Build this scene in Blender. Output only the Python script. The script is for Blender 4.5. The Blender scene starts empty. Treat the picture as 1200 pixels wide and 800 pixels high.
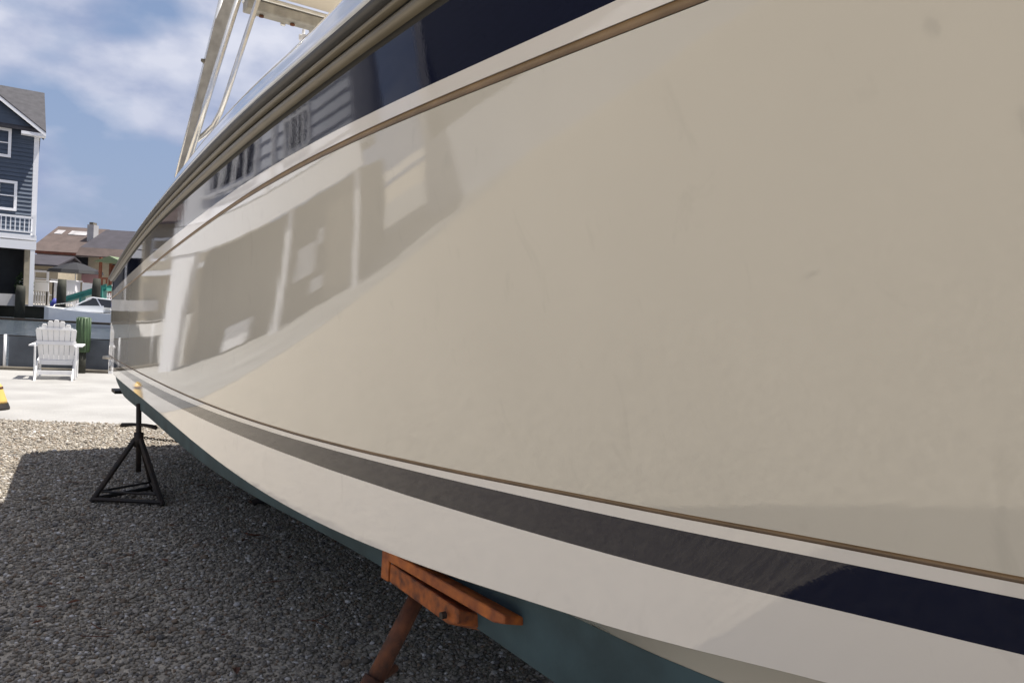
import bpy, bmesh, math, random
import numpy as np
from mathutils import Vector, Matrix
random.seed(7); rng = np.random.default_rng(7)
SC = bpy.context.scene
COL = SC.collection
rad = math.radians

# ------------------------------------------------------------------ camera
EYE = Vector((0, 0, 1.5))
_p = math.atan(27/900); _a = rad(3.3)
_f = Vector((0, math.cos(_p), -math.sin(_p))); _r0 = Vector((1, 0, 0)); _u0 = Vector((0, math.sin(_p), math.cos(_p)))
_R = math.cos(_a)*_r0 + math.sin(_a)*_u0; _U = -math.sin(_a)*_r0 + math.cos(_a)*_u0
cam = bpy.data.cameras.new('camera'); cam.lens = 27.0; cam.sensor_width = 36.0; cam.clip_start = 0.05; cam.clip_end = 3000
co = bpy.data.objects.new('camera', cam); COL.objects.link(co)
M = Matrix((( _R.x, _U.x, -_f.x, EYE.x), (_R.y, _U.y, -_f.y, EYE.y), (_R.z, _U.z, -_f.z, EYE.z), (0, 0, 0, 1)))
co.matrix_world = M
SC.camera = co

# ------------------------------------------------------------------ light
SUN_AZ = (0.97, 0.24); SUN_EL = rad(68.5)
sx, sy = SUN_AZ; n_ = math.hypot(sx, sy); sx /= n_; sy /= n_
sund = Vector((sx*math.cos(SUN_EL), sy*math.cos(SUN_EL), math.sin(SUN_EL)))
sl = bpy.data.lights.new('sun', 'SUN'); sl.energy = 5.0; sl.angle = rad(0.55); sl.color = (1.0, 0.955, 0.88)
so = bpy.data.objects.new('sun', sl); COL.objects.link(so)
so.rotation_mode = 'QUATERNION'; so.rotation_quaternion = sund.to_track_quat('Z', 'Y'); so.location = (10, 3, 30)

W = bpy.data.worlds.new('World'); SC.world = W; W.use_nodes = True
nt = W.node_tree; nt.nodes.clear()
def N(t, **k):
    n = nt.nodes.new(t)
    for a, b in k.items(): setattr(n, a, b)
    return n
L_ = lambda a, b: nt.links.new(a, b)
out = N('ShaderNodeOutputWorld'); bg = N('ShaderNodeBackground'); bg.inputs[1].default_value = 0.085
sky = N('ShaderNodeTexSky', sky_type='NISHITA', sun_disc=False, sun_elevation=SUN_EL, sun_rotation=math.atan2(sx, sy),
        air_density=1.0, dust_density=1.6, ozone_density=2.0)
tc = N('ShaderNodeTexCoord'); sep = N('ShaderNodeSeparateXYZ'); L_(tc.outputs['Generated'], sep.inputs[0])
# project the view direction on a cloud layer: dir.xy / (z + k)
zz = N('ShaderNodeMath', operation='MAXIMUM'); L_(sep.outputs[2], zz.inputs[0]); zz.inputs[1].default_value = 0.0
za = N('ShaderNodeMath', operation='ADD'); L_(zz.outputs[0], za.inputs[0]); za.inputs[1].default_value = 0.45
dv = N('ShaderNodeVectorMath', operation='DIVIDE'); L_(tc.outputs['Generated'], dv.inputs[0])
cb = N('ShaderNodeCombineXYZ'); [L_(za.outputs[0], cb.inputs[i]) for i in range(3)]; L_(cb.outputs[0], dv.inputs[1])
mp = N('ShaderNodeMapping'); mp.inputs['Location'].default_value = (1.9, 0.3, 0); mp.inputs['Scale'].default_value = (1.5, 1.5, 1.5); L_(dv.outputs[0], mp.inputs[0])
ns = N('ShaderNodeTexNoise'); ns.inputs['Scale'].default_value = 2.2; ns.inputs['Detail'].default_value = 7; ns.inputs['Roughness'].default_value = 0.45; ns.inputs['Distortion'].default_value = 0.0
L_(mp.outputs[0], ns.inputs[0])
cr = N('ShaderNodeValToRGB'); cr.color_ramp.elements[0].position = 0.40; cr.color_ramp.elements[1].position = 0.50; L_(ns.outputs[0], cr.inputs[0])
ns2 = N('ShaderNodeTexNoise'); ns2.inputs['Scale'].default_value = 4.6; ns2.inputs['Detail'].default_value = 6; L_(mp.outputs[0], ns2.inputs[0])
cr2 = N('ShaderNodeValToRGB'); cr2.color_ramp.elements[0].position = 0.36; cr2.color_ramp.elements[1].position = 0.66
cr2.color_ramp.elements[0].color = (3.0, 3.4, 4.8, 1); cr2.color_ramp.elements[1].color = (8.6, 8.4, 8.6, 1); L_(ns2.outputs[0], cr2.inputs[0])
mx = N('ShaderNodeMixRGB'); 
cm = N('ShaderNodeMath', operation='MULTIPLY'); L_(cr.outputs[0], cm.inputs[0]); cm.inputs[1].default_value = 0.88
L_(cm.outputs[0], mx.inputs[0]); L_(sky.outputs[0], mx.inputs[1]); L_(cr2.outputs[0], mx.inputs[2])
# thin veil of humid air low over the horizon
hz = N('ShaderNodeMapRange'); L_(sep.outputs[2], hz.inputs[0]); hz.inputs[1].default_value = 0.0; hz.inputs[2].default_value = 0.46; hz.inputs[3].default_value = 0.9; hz.inputs[4].default_value = 0.15
mh = N('ShaderNodeMixRGB'); L_(hz.outputs[0], mh.inputs[0]); L_(mx.outputs[0], mh.inputs[1]); mh.inputs[2].default_value = (2.35, 2.9, 4.5, 1)
L_(mh.outputs[0], bg.inputs[0]); L_(bg.outputs[0], out.inputs[0])
SC.view_settings.view_transform = 'Standard'; SC.view_settings.look = 'None'; SC.view_settings.gamma = 1
SC.view_settings.exposure = 0.62
SC.cycles.use_denoising = True
SC.cycles.max_bounces = 8

# ------------------------------------------------------------------ materials
def mat(name, col, rough=0.6, metal=0.0, coat=0.0, var=0.0, vscale=4.0, bump=0.0, bscale=30.0, bdist=0.01, col2=None, spec=0.5, ior=1.5, det=5, coords='Object'):
    m = bpy.data.materials.new(name); m.use_nodes = True
    t = m.node_tree; b = t.nodes['Principled BSDF']
    b.inputs['Base Color'].default_value = (*col, 1); b.inputs['Roughness'].default_value = rough
    b.inputs['Metallic'].default_value = metal; b.inputs['Coat Weight'].default_value = coat; b.inputs['Coat Roughness'].default_value = 0.03
    b.inputs['Specular IOR Level'].default_value = spec; b.inputs['IOR'].default_value = ior
    tcn = t.nodes.new('ShaderNodeTexCoord')
    if var or col2:
        no = t.nodes.new('ShaderNodeTexNoise'); no.inputs['Scale'].default_value = vscale; no.inputs['Detail'].default_value = det
        t.links.new(tcn.outputs[coords], no.inputs[0])
        r = t.nodes.new('ShaderNodeValToRGB'); r.color_ramp.elements[0].position = 0.32; r.color_ramp.elements[1].position = 0.68
        c2 = col2 or tuple(c*(1-var) for c in col); c1 = col if col2 else tuple(min(1, c*(1+var*0.6)) for c in col)
        r.color_ramp.elements[0].color = (*c2, 1); r.color_ramp.elements[1].color = (*c1, 1)
        t.links.new(no.outputs[0], r.inputs[0]); t.links.new(r.outputs[0], b.inputs['Base Color'])
    if bump:
        nb = t.nodes.new('ShaderNodeTexNoise'); nb.inputs['Scale'].default_value = bscale; nb.inputs['Detail'].default_value = 4
        t.links.new(tcn.outputs[coords], nb.inputs[0])
        bp = t.nodes.new('ShaderNodeBump'); bp.inputs['Strength'].default_value = bump; bp.inputs['Distance'].default_value = bdist
        t.links.new(nb.outputs[0], bp.inputs['Height']); t.links.new(bp.outputs[0], b.inputs['Normal'])
    return m

CREAM = (0.53, 0.508, 0.447)
def gelcoat(name, col, smudge=0.05):
    m = mat(name, col, rough=0.07, coat=0.25, var=smudge*.5, vscale=2.2, spec=0.5)
    t = m.node_tree; b = t.nodes['Principled BSDF']; tcn = [n for n in t.nodes if n.type == 'TEX_COORD'][0]
    # slow fairness waves of a hand laid hull, and orange peel
    nb = t.nodes.new('ShaderNodeTexNoise'); nb.inputs['Scale'].default_value = 3.2; nb.inputs['Detail'].default_value = 2; t.links.new(tcn.outputs['Object'], nb.inputs[0])
    bp = t.nodes.new('ShaderNodeBump'); bp.inputs['Strength'].default_value = 0.16; bp.inputs['Distance'].default_value = 0.004; t.links.new(nb.outputs[0], bp.inputs['Height'])
    n2 = t.nodes.new('ShaderNodeTexNoise'); n2.inputs['Scale'].default_value = 140; n2.inputs['Detail'].default_value = 2; t.links.new(tcn.outputs['Object'], n2.inputs[0])
    b2 = t.nodes.new('ShaderNodeBump'); b2.inputs['Strength'].default_value = 0.03; b2.inputs['Distance'].default_value = 0.001; t.links.new(n2.outputs[0], b2.inputs['Height']); t.links.new(bp.outputs[0], b2.inputs['Normal'])
    t.links.new(b2.outputs[0], b.inputs['Normal']); t.links.new(b2.outputs[0], b.inputs['Coat Normal'])
    # faint haze and scuffs in the gloss
    n3 = t.nodes.new('ShaderNodeTexNoise'); n3.inputs['Scale'].default_value = 3.5; n3.inputs['Detail'].default_value = 8; n3.inputs['Roughness'].default_value = 0.7; t.links.new(tcn.outputs['Object'], n3.inputs[0])
    mr = t.nodes.new('ShaderNodeMapRange'); mr.inputs[1].default_value = 0.35; mr.inputs[2].default_value = 0.75; mr.inputs[3].default_value = 0.008; mr.inputs[4].default_value = 0.045
    t.links.new(n3.outputs[0], mr.inputs[0]); t.links.new(mr.outputs[0], b.inputs['Roughness'])
    # a few faint smudges and run marks on the paint
    mpn = t.nodes.new('ShaderNodeMapping'); mpn.inputs['Scale'].default_value = (1.6, 1.6, 0.8); t.links.new(tcn.outputs['Object'], mpn.inputs[0])
    n4 = t.nodes.new('ShaderNodeTexNoise'); n4.inputs['Scale'].default_value = 6.5; n4.inputs['Detail'].default_value = 7; n4.inputs['Distortion'].default_value = 1.2; t.links.new(mpn.outputs[0], n4.inputs[0])
    r4 = t.nodes.new('ShaderNodeMapRange'); r4.inputs[1].default_value = 0.62; r4.inputs[2].default_value = 0.76; r4.inputs[3].default_value = 1.0; r4.inputs[4].default_value = 0.92; t.links.new(n4.outputs[0], r4.inputs[0])
    sc4 = t.nodes.new('ShaderNodeVectorMath'); sc4.operation = 'SCALE'; src = b.inputs['Base Color'].links[0].from_socket
    t.links.new(src, sc4.inputs[0]); t.links.new(r4.outputs[0], sc4.inputs['Scale']); t.links.new(sc4.outputs[0], b.inputs['Base Color'])
    return m
M_CREAM = gelcoat('cream_gelcoat', CREAM)
M_WHITE = gelcoat('off_white_gelcoat', (0.65, 0.628, 0.59))
M_NAVY = gelcoat('navy_gelcoat', (0.006, 0.008, 0.022), 0.1); M_NAVY.node_tree.nodes['Principled BSDF'].inputs['Coat Weight'].default_value = 0.0; M_NAVY.node_tree.nodes['Principled BSDF'].inputs['IOR'].default_value = 1.38
M_BROWN = mat('brown_inlay', (0.20, 0.135, 0.075), rough=0.45, var=0.25, vscale=9)
M_TAN = mat('tan_moulding', (0.115, 0.10, 0.07), rough=0.35, var=0.15, vscale=6)
M_BLACKR = mat('black_rubber', (0.035, 0.035, 0.037), rough=0.5, var=0.25, vscale=8)
M_GAP = mat('black_sealant', (0.012, 0.012, 0.012), rough=0.6)
M_CAP = gelcoat('light_grey_gunwale', (0.56, 0.58, 0.60), 0.04)
M_TEAL = mat('teal_bottom_paint', (0.030, 0.085, 0.105), rough=0.75, var=0.35, vscale=7, bump=0.3, bscale=60, bdist=0.003)
M_TEAL2 = mat('blue_bottom_paint', (0.040, 0.076, 0.092), rough=0.8, var=0.3, vscale=6, bump=0.3, bscale=60, bdist=0.003)
M_DECK = mat('deck_nonskid', (0.62, 0.60, 0.55), rough=0.7, bump=0.3, bscale=200, bdist=0.002)
M_ALU = mat('polished_aluminium_tube', (0.78, 0.765, 0.73), rough=0.22, metal=0.75, var=0.1, vscale=10)
M_WEB = mat('weathered_web_panel', (0.33, 0.31, 0.27), rough=0.6, var=0.25, vscale=14)
M_TOP = mat('cream_hardtop', (0.70, 0.63, 0.52), rough=0.4, var=0.05, vscale=3)
M_BLACKP = mat('black_painted_steel', (0.009, 0.009, 0.009), rough=0.65, col2=(0.028, 0.016, 0.010), vscale=14, bump=0.2, bscale=80, bdist=0.002)
M_RUST = mat('rusty_steel', (0.16, 0.055, 0.022), rough=0.85, var=0.5, vscale=22, col2=(0.05, 0.022, 0.014), bump=0.5, bscale=60, bdist=0.003)
M_ORANGE = mat('orange_painted_plywood', (0.43, 0.125, 0.02), rough=0.7, vscale=22, col2=(0.15, 0.035, 0.012), bump=0.4, bscale=40, bdist=0.003)
M_PLY = mat('orange_plywood_edge', (0.38, 0.11, 0.024), rough=0.85, vscale=34, col2=(0.10, 0.035, 0.018))
M_BLOCK = mat('old_timber_block', (0.10, 0.085, 0.07), rough=0.9, var=0.4, vscale=10, bump=0.5, bscale=25, bdist=0.01)
M_CHAIR = mat('white_painted_wood', (0.78, 0.77, 0.76), rough=0.55, var=0.06, vscale=10)
M_GREEN = mat('green_ribbed_plastic', (0.045, 0.085, 0.035), rough=0.5, var=0.3, vscale=7)
M_TIMBER = mat('weathered_timber', (0.16, 0.14, 0.11), rough=0.9, var=0.35, vscale=3, bump=0.4, bscale=12, bdist=0.02)
M_DTIMB = mat('dark_wet_timber', (0.035, 0.035, 0.025), rough=0.8, var=0.4, vscale=1.2, bump=0.4, bscale=6, bdist=0.03)
M_MESH = mat('dark_grey_screen_mesh', (0.085, 0.095, 0.11), rough=0.8, var=0.25, vscale=3)
M_TRIM = mat('white_vinyl_trim', (0.80, 0.80, 0.82), rough=0.45)
M_GLASS = mat('dark_window_glass', (0.02, 0.025, 0.03), rough=0.05, coat=0.5)
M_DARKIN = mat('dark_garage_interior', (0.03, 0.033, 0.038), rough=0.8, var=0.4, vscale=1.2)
M_SHING = mat('grey_shingle', (0.065, 0.063, 0.07), rough=0.9, var=0.2, vscale=3, bump=0.4, bscale=14, bdist=0.02)
M_BSHING = mat('brown_shingle', (0.105, 0.078, 0.07), rough=0.9, var=0.2, vscale=1.5, bump=0.4, bscale=8, bdist=0.02)
M_DSHING = mat('dark_plum_shingle', (0.05, 0.045, 0.055), rough=0.9, var=0.2, vscale=1.5)
M_YEL = mat('yellow_plastic', (0.66, 0.43, 0.12), rough=0.4, var=0.1)
M_BOATW = mat('white_boat_gelcoat', (0.85, 0.86, 0.86), rough=0.2, coat=0.3)
M_RED = mat('red_brown_stained_wood', (0.22, 0.07, 0.035), rough=0.7, var=0.3, vscale=3)
M_AQUA = mat('aqua_green_plastic', (0.04, 0.26, 0.20), rough=0.45, var=0.15)
M_LGREEN = mat('pale_green_canvas', (0.14, 0.18, 0.10), rough=0.7)
M_BLUE = mat('blue_canvas', (0.07, 0.08, 0.35), rough=0.6)
M_BLACKC = mat('black_canvas', (0.012, 0.012, 0.015), rough=0.7)
M_PINK = mat('faded_pink_board', (0.55, 0.32, 0.33), rough=0.7)
M_SKYL = mat('dusty_roof_panel', (0.42, 0.40, 0.40), rough=0.5, var=0.3, vscale=2)
M_CONC = mat('concrete', (0.50, 0.48, 0.46), rough=0.85, var=0.15, vscale=1.0)
M_TANW = mat('tan_siding', (0.38, 0.33, 0.25), rough=0.8, var=0.1)
M_GREYW = mat('pale_grey_siding', (0.42, 0.41, 0.41), rough=0.8, var=0.12, vscale=1)
M_LIGHTW = mat('light_blue_grey_siding', (0.66, 0.68, 0.74), rough=0.7, var=0.06, vscale=1)
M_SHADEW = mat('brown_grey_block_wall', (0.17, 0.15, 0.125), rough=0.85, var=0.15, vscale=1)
M_TRUNK = mat('bark', (0.10, 0.075, 0.055), rough=0.9, var=0.3, vscale=6)
M_LEAF = mat('leaf', (0.055, 0.10, 0.03), rough=0.6, vscale=1.2, col2=(0.03, 0.055, 0.02))

def siding(name, col, pitch):
    m = mat(name, col, rough=0.7, var=0.10, vscale=1.5)
    t = m.node_tree; b = t.nodes['Principled BSDF']; tcn = [n for n in t.nodes if n.type == 'TEX_COORD'][0]
    sp = t.nodes.new('ShaderNodeSeparateXYZ'); t.links.new(tcn.outputs['Object'], sp.inputs[0])
    mu = t.nodes.new('ShaderNodeMath'); mu.operation = 'MULTIPLY'; mu.inputs[1].default_value = 1/pitch; t.links.new(sp.outputs[2], mu.inputs[0])
    fr = t.nodes.new('ShaderNodeMath'); fr.operation = 'FRACT'; t.links.new(mu.outputs[0], fr.inputs[0])
    bp = t.nodes.new('ShaderNodeBump'); bp.inputs['Strength'].default_value = 1.0; bp.inputs['Distance'].default_value = 0.06; bp.invert = True
    t.links.new(fr.outputs[0], bp.inputs['Height']); t.links.new(bp.outputs[0], b.inputs['Normal'])
    return m
M_NSID = siding('charcoal_navy_siding', (0.022, 0.027, 0.042), 0.2)  # near black so that the added house mirrors dark in the stripe
M_BSID = siding('slate_blue_siding', (0.070, 0.092, 0.130), 0.20)

def ground_mat(name, c1, c2, scale, bumpd):
    m = bpy.data.materials.new(name); m.use_nodes = True; t = m.node_tree; b = t.nodes['Principled BSDF']; b.inputs['Roughness'].default_value = 0.9
    tcn = t.nodes.new('ShaderNodeTexCoord')
    v = t.nodes.new('ShaderNodeTexVoronoi'); v.inputs['Scale'].default_value = scale; t.links.new(tcn.outputs['Object'], v.inputs[0])
    r = t.nodes.new('ShaderNodeValToRGB'); r.color_ramp.elements[0].color = (*c2, 1); r.color_ramp.elements[1].color = (*c1, 1); r.color_ramp.elements[0].position = .1
    sc_ = t.nodes.new('ShaderNodeSeparateColor'); t.links.new(v.outputs['Color'], sc_.inputs[0]); t.links.new(sc_.outputs[0], r.inputs[0])
    no = t.nodes.new('ShaderNodeTexNoise'); no.inputs['Scale'].default_value = 14; no.inputs['Detail'].default_value = 8; no.inputs['Roughness'].default_value = 0.7; t.links.new(tcn.outputs['Object'], no.inputs[0])
    mr = t.nodes.new('ShaderNodeMapRange'); mr.inputs[1].default_value = .3; mr.inputs[2].default_value = .7; mr.inputs[3].default_value = .93; mr.inputs[4].default_value = 1.05; t.links.new(no.outputs[0], mr.inputs[0])
    ml = t.nodes.new('ShaderNodeVectorMath'); ml.operation = 'SCALE'; t.links.new(r.outputs[0], ml.inputs[0]); t.links.new(mr.outputs[0], ml.inputs['Scale'])
    t.links.new(ml.outputs[0], b.inputs['Base Color'])
    bp = t.nodes.new('ShaderNodeBump'); bp.inputs['Strength'].default_value = 1; bp.inputs['Distance'].default_value = bumpd; bp.invert = True
    n5 = t.nodes.new('ShaderNodeTexNoise'); n5.inputs['Scale'].default_value = 20; n5.inputs['Detail'].default_value = 4; t.links.new(tcn.outputs['Object'], n5.inputs[0])
    b5 = t.nodes.new('ShaderNodeBump'); b5.inputs['Strength'].default_value = 1; b5.inputs['Distance'].default_value = 0.001; t.links.new(n5.outputs[0], b5.inputs['Height'])
    t.links.new(b5.outputs[0], bp.inputs['Normal'])
    t.links.new(v.outputs['Distance'], bp.inputs['Height']); t.links.new(bp.outputs[0], b.inputs['Normal'])
    return m
M_GRAVEL = ground_mat('gravel_ground', (0.57, 0.507, 0.413), (0.33, 0.293, 0.238), 56, 0.004)
M_PAD = mat('pale_crushed_shell', (0.36, 0.35, 0.335), rough=0.9, vscale=1.4, col2=(0.27, 0.262, 0.25), bump=0.6, bscale=30, bdist=0.01, det=9)
M_FARG = mat('far_yard', (0.45, 0.42, 0.38), rough=0.9, var=0.2, vscale=0.3)
# individual stones carry their own stone colour
M_STONE = bpy.data.materials.new('loose_stone'); M_STONE.use_nodes = True
_t = M_STONE.node_tree; _at = _t.nodes.new('ShaderNodeAttribute'); _at.attribute_name = 'stone_colour'
_t.links.new(_at.outputs['Color'], _t.nodes['Principled BSDF'].inputs['Base Color']); _t.nodes['Principled BSDF'].inputs['Roughness'].default_value = 0.85

M_WATER = bpy.data.materials.new('canal_water'); M_WATER.use_nodes = True
_t = M_WATER.node_tree; _b = _t.nodes['Principled BSDF']; _b.inputs['Base Color'].default_value = (0.05, 0.065, 0.08, 1); _b.inputs['Roughness'].default_value = 0.2; _b.inputs['IOR'].default_value = 1.33
_tc = _t.nodes.new('ShaderNodeTexCoord'); _mp = _t.nodes.new('ShaderNodeMapping'); _mp.inputs['Scale'].default_value = (1, 2.2, 1); _t.links.new(_tc.outputs['Object'], _mp.inputs[0])
_n = _t.nodes.new('ShaderNodeTexNoise'); _n.inputs['Scale'].default_value = 1.6; _n.inputs['Detail'].default_value = 5; _t.links.new(_mp.outputs[0], _n.inputs[0])
_bp = _t.nodes.new('ShaderNodeBump'); _bp.inputs['Strength'].default_value = 0.9; _bp.inputs['Distance'].default_value = 0.8; _t.links.new(_n.outputs[0], _bp.inputs['Height']); _t.links.new(_bp.outputs[0], _b.inputs['Normal'])

# ------------------------------------------------------------------ helpers
def link(name, me, m, parent=None, smooth=False):
    o = bpy.data.objects.new(name, me); COL.objects.link(o)
    if m is not None and not me.materials: me.materials.append(m)
    if parent is not None: o.parent = parent
    if smooth:
        for p in me.polygons: p.use_smooth = True
    return o
def bobj(name, bm, m, parent=None, smooth=False):
    bmesh.ops.recalc_face_normals(bm, faces=bm.faces)
    me = bpy.data.meshes.new(name); bm.to_mesh(me); bm.free()
    return link(name, me, m, parent, smooth)
def empty(name, loc, label, cat, group=None, rz=0):
    o = bpy.data.objects.new(name, None); COL.objects.link(o); o.location = loc; o.rotation_euler = (0, 0, rz)
    o.empty_display_size = 0.2
    return tag(o, label, cat, group)
def tag(o, label, cat, group=None):
    o['label'] = label; o['category'] = cat
    if group: o['group'] = group
    return o
def struct(o): o['kind'] = 'structure'; return o
def box(bm, c, s, R_=None, bevel=0.0):
    """box with centre c, full size s, optional rotation matrix"""
    r = bmesh.ops.create_cube(bm, size=1.0)
    vs = r['verts']
    for v in vs:
        q = Vector((v.co.x*s[0], v.co.y*s[1], v.co.z*s[2]))
        if R_ is not None: q = R_ @ q
        v.co = q + Vector(c)
    if bevel > 0:
        es = {e for v in vs for e in v.link_edges}
        bmesh.ops.bevel(bm, geom=list(es), offset=bevel, segments=2, affect='EDGES', profile=0.6)
    return bm
def boxo(name, c, s, m, parent=None, R_=None, bevel=0.0):
    return bobj(name, box(bmesh.new(), c, s, R_, bevel), m, parent)
def tube(bm, pts, r, seg=10, cap=True):
    pts = [Vector(p) for p in pts]; rings = []
    up = Vector((0, 0, 1)); prev = None
    for i, p in enumerate(pts):
        d = (pts[min(i+1, len(pts)-1)] - pts[max(i-1, 0)]).normalized()
        if prev is None:
            a = d.cross(up if abs(d.z) < 0.95 else Vector((1, 0, 0))).normalized()
        else:
            a = (prev - d*prev.dot(d)).normalized()
        prev = a; b = d.cross(a)
        rr = r[i] if isinstance(r, (list, tuple)) else r
        rings.append([bm.verts.new(p + (a*math.cos(2*math.pi*k/seg) + b*math.sin(2*math.pi*k/seg))*rr) for k in range(seg)])
    for i in range(len(rings)-1):
        for k in range(seg):
            bm.faces.new((rings[i][k], rings[i][(k+1) % seg], rings[i+1][(k+1) % seg], rings[i+1][k]))
    if cap: bm.faces.new(rings[0][::-1]); bm.faces.new(rings[-1])
    return bm
def tubeo(name, pts, r, m, parent=None, seg=10):
    return bobj(name, tube(bmesh.new(), pts, r, seg), m, parent, True)
def prism(bm, poly, depthv):
    """extrude a polygon (list of 3D points) along depthv"""
    a = [bm.verts.new(p) for p in poly]; b = [bm.verts.new(Vector(p)+Vector(depthv)) for p in poly]
    bm.faces.new(a); bm.faces.new(b[::-1]); n = len(a)
    for i in range(n): bm.faces.new((a[i], a[(i+1) % n], b[(i+1) % n], b[i]))
    return bm
def sheet(name, pts, m, z):
    bm = bmesh.new(); vs = [bm.verts.new((x, y, z)) for x, y in pts]; f = bm.faces.new(vs)
    if f.normal.z < 0: f.normal_flip()
    f.normal_update()
    if f.normal.z < 0: f.normal_flip()
    me = bpy.data.meshes.new(name); bm.to_mesh(me); bm.free()
    return struct(link(name, me, m))
RZ = lambda a: Matrix.Rotation(a, 3, 'Z')

# ------------------------------------------------------------------ ground, pad, water, far bank
# near land: bank runs along the canal, then turns away to the left of the frame
sheet('ground', [(-700, -700), (700, -700), (700, 170), (60, 29.2), (-7.76, 14.80), (-11.4, 14.0), (-38, 46), (-700, 50)], M_GRAVEL, 0)
sheet('sand_pad', [(-40, 3.2), (-9.0, 8.25), (-5.81, 8.76), (-4.6, 8.93), (30, 14.5), (60, 25), (60, 29.0), (-7.76, 14.72), (-11.3, 13.95), (-38, 46)], M_PAD, 0.004)
sheet('canal_water', [(-60, 8), (700, 8), (700, 400), (-60, 60)], M_WATER, -0.10)
sheet('far_ground', [(-700, 43), (-34, 45), (-10, 45.5), (700, 210), (700, 1800), (-700, 1800)], M_FARG, 0.62)

# ------------------------------------------------------------------ loose gravel near the boat (real stones)
def gravel():
    t = (1+5**.5)/2
    ico = np.array([(-1, t, 0), (1, t, 0), (-1, -t, 0), (1, -t, 0), (0, -1, t), (0, 1, t), (0, -1, -t), (0, 1, -t), (t, 0, -1), (t, 0, 1), (-t, 0, -1), (-t, 0, 1)])/math.hypot(1, t)
    F = np.array([(0,11,5),(0,5,1),(0,1,7),(0,7,10),(0,10,11),(1,5,9),(5,11,4),(11,10,2),(10,7,6),(7,1,8),(3,9,4),(3,4,2),(3,2,6),(3,6,8),(3,8,9),(4,9,5),(2,4,11),(6,2,10),(8,6,7),(9,8,1)])
    n = 90000
    y = 2.2 + (9.0-2.2)*rng.random(n*3)**0.85
    x = rng.random(n*3); lo = -0.72*y-0.1; hi = np.where(y < 4, .06*y+.05, .29-.12*(y-4)); x = lo + (hi-lo)*x
    lim = 8.76 + (x+5.81)*0.13 + rng.normal(0, .05, n*3)
    k = y < lim; x = x[k][:n]; y = y[k][:n]; n = len(x)
    s = (0.0062 + 0.0055*rng.random(n)**1.5)*(0.82+0.05*y)*np.where(rng.random(n) < .03, 1.7, 1.0)
    z = s*rng.uniform(0.1, .75, n)
    sc = np.stack([s*rng.uniform(.8, 1.35, n), s*rng.uniform(.8, 1.2, n), s*rng.uniform(.5, .8, n)], 1)
    a = rng.random(n)*6.283
    V = ico[None]*sc[:, None, :]*rng.uniform(.85, 1.15, (n, 12, 1))
    c, s_ = np.cos(a)[:, None], np.sin(a)[:, None]
    X = V[..., 0]*c - V[..., 1]*s_; Y = V[..., 0]*s_ + V[..., 1]*c
    P = np.stack([X + x[:, None], Y + y[:, None], V[..., 2] + z[:, None]], -1).reshape(-1, 3)
    T = (F[None] + 12*np.arange(n)[:, None, None]).reshape(-1, 3)
    me = bpy.data.meshes.new('gravel')
    me.vertices.add(len(P)); me.vertices.foreach_set('co', P.astype(np.float32).ravel())
    me.loops.add(len(T)*3); me.loops.foreach_set('vertex_index', T.astype(np.int32).ravel())
    me.polygons.add(len(T)); me.polygons.foreach_set('loop_start', (np.arange(len(T))*3).astype(np.int32))
    me.update()
    pal = np.array([(.52, .46, .38), (.42, .37, .30), (.30, .26, .21), (.60, .55, .48), (.36, .27, .19), (.24, .22, .20), (.95, .90, .84)])
    ci = rng.choice(len(pal), n, p=[.3, .2, .14, .13, .1, .08, .05]); cc = pal[ci]*rng.uniform(.46, .70, (n, 1))
    att = me.color_attributes.new('stone_colour', 'FLOAT_COLOR', 'POINT')
    att.data.foreach_set('color', np.concatenate([np.repeat(cc, 12, 0), np.ones((n*12, 1))], 1).astype(np.float32).ravel())
    o = link('gravel', me, M_STONE); o['kind'] = 'stuff'; o['label'] = 'loose tan and grey gravel stones around and under the boat'; o['category'] = 'gravel'
gravel()

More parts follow.
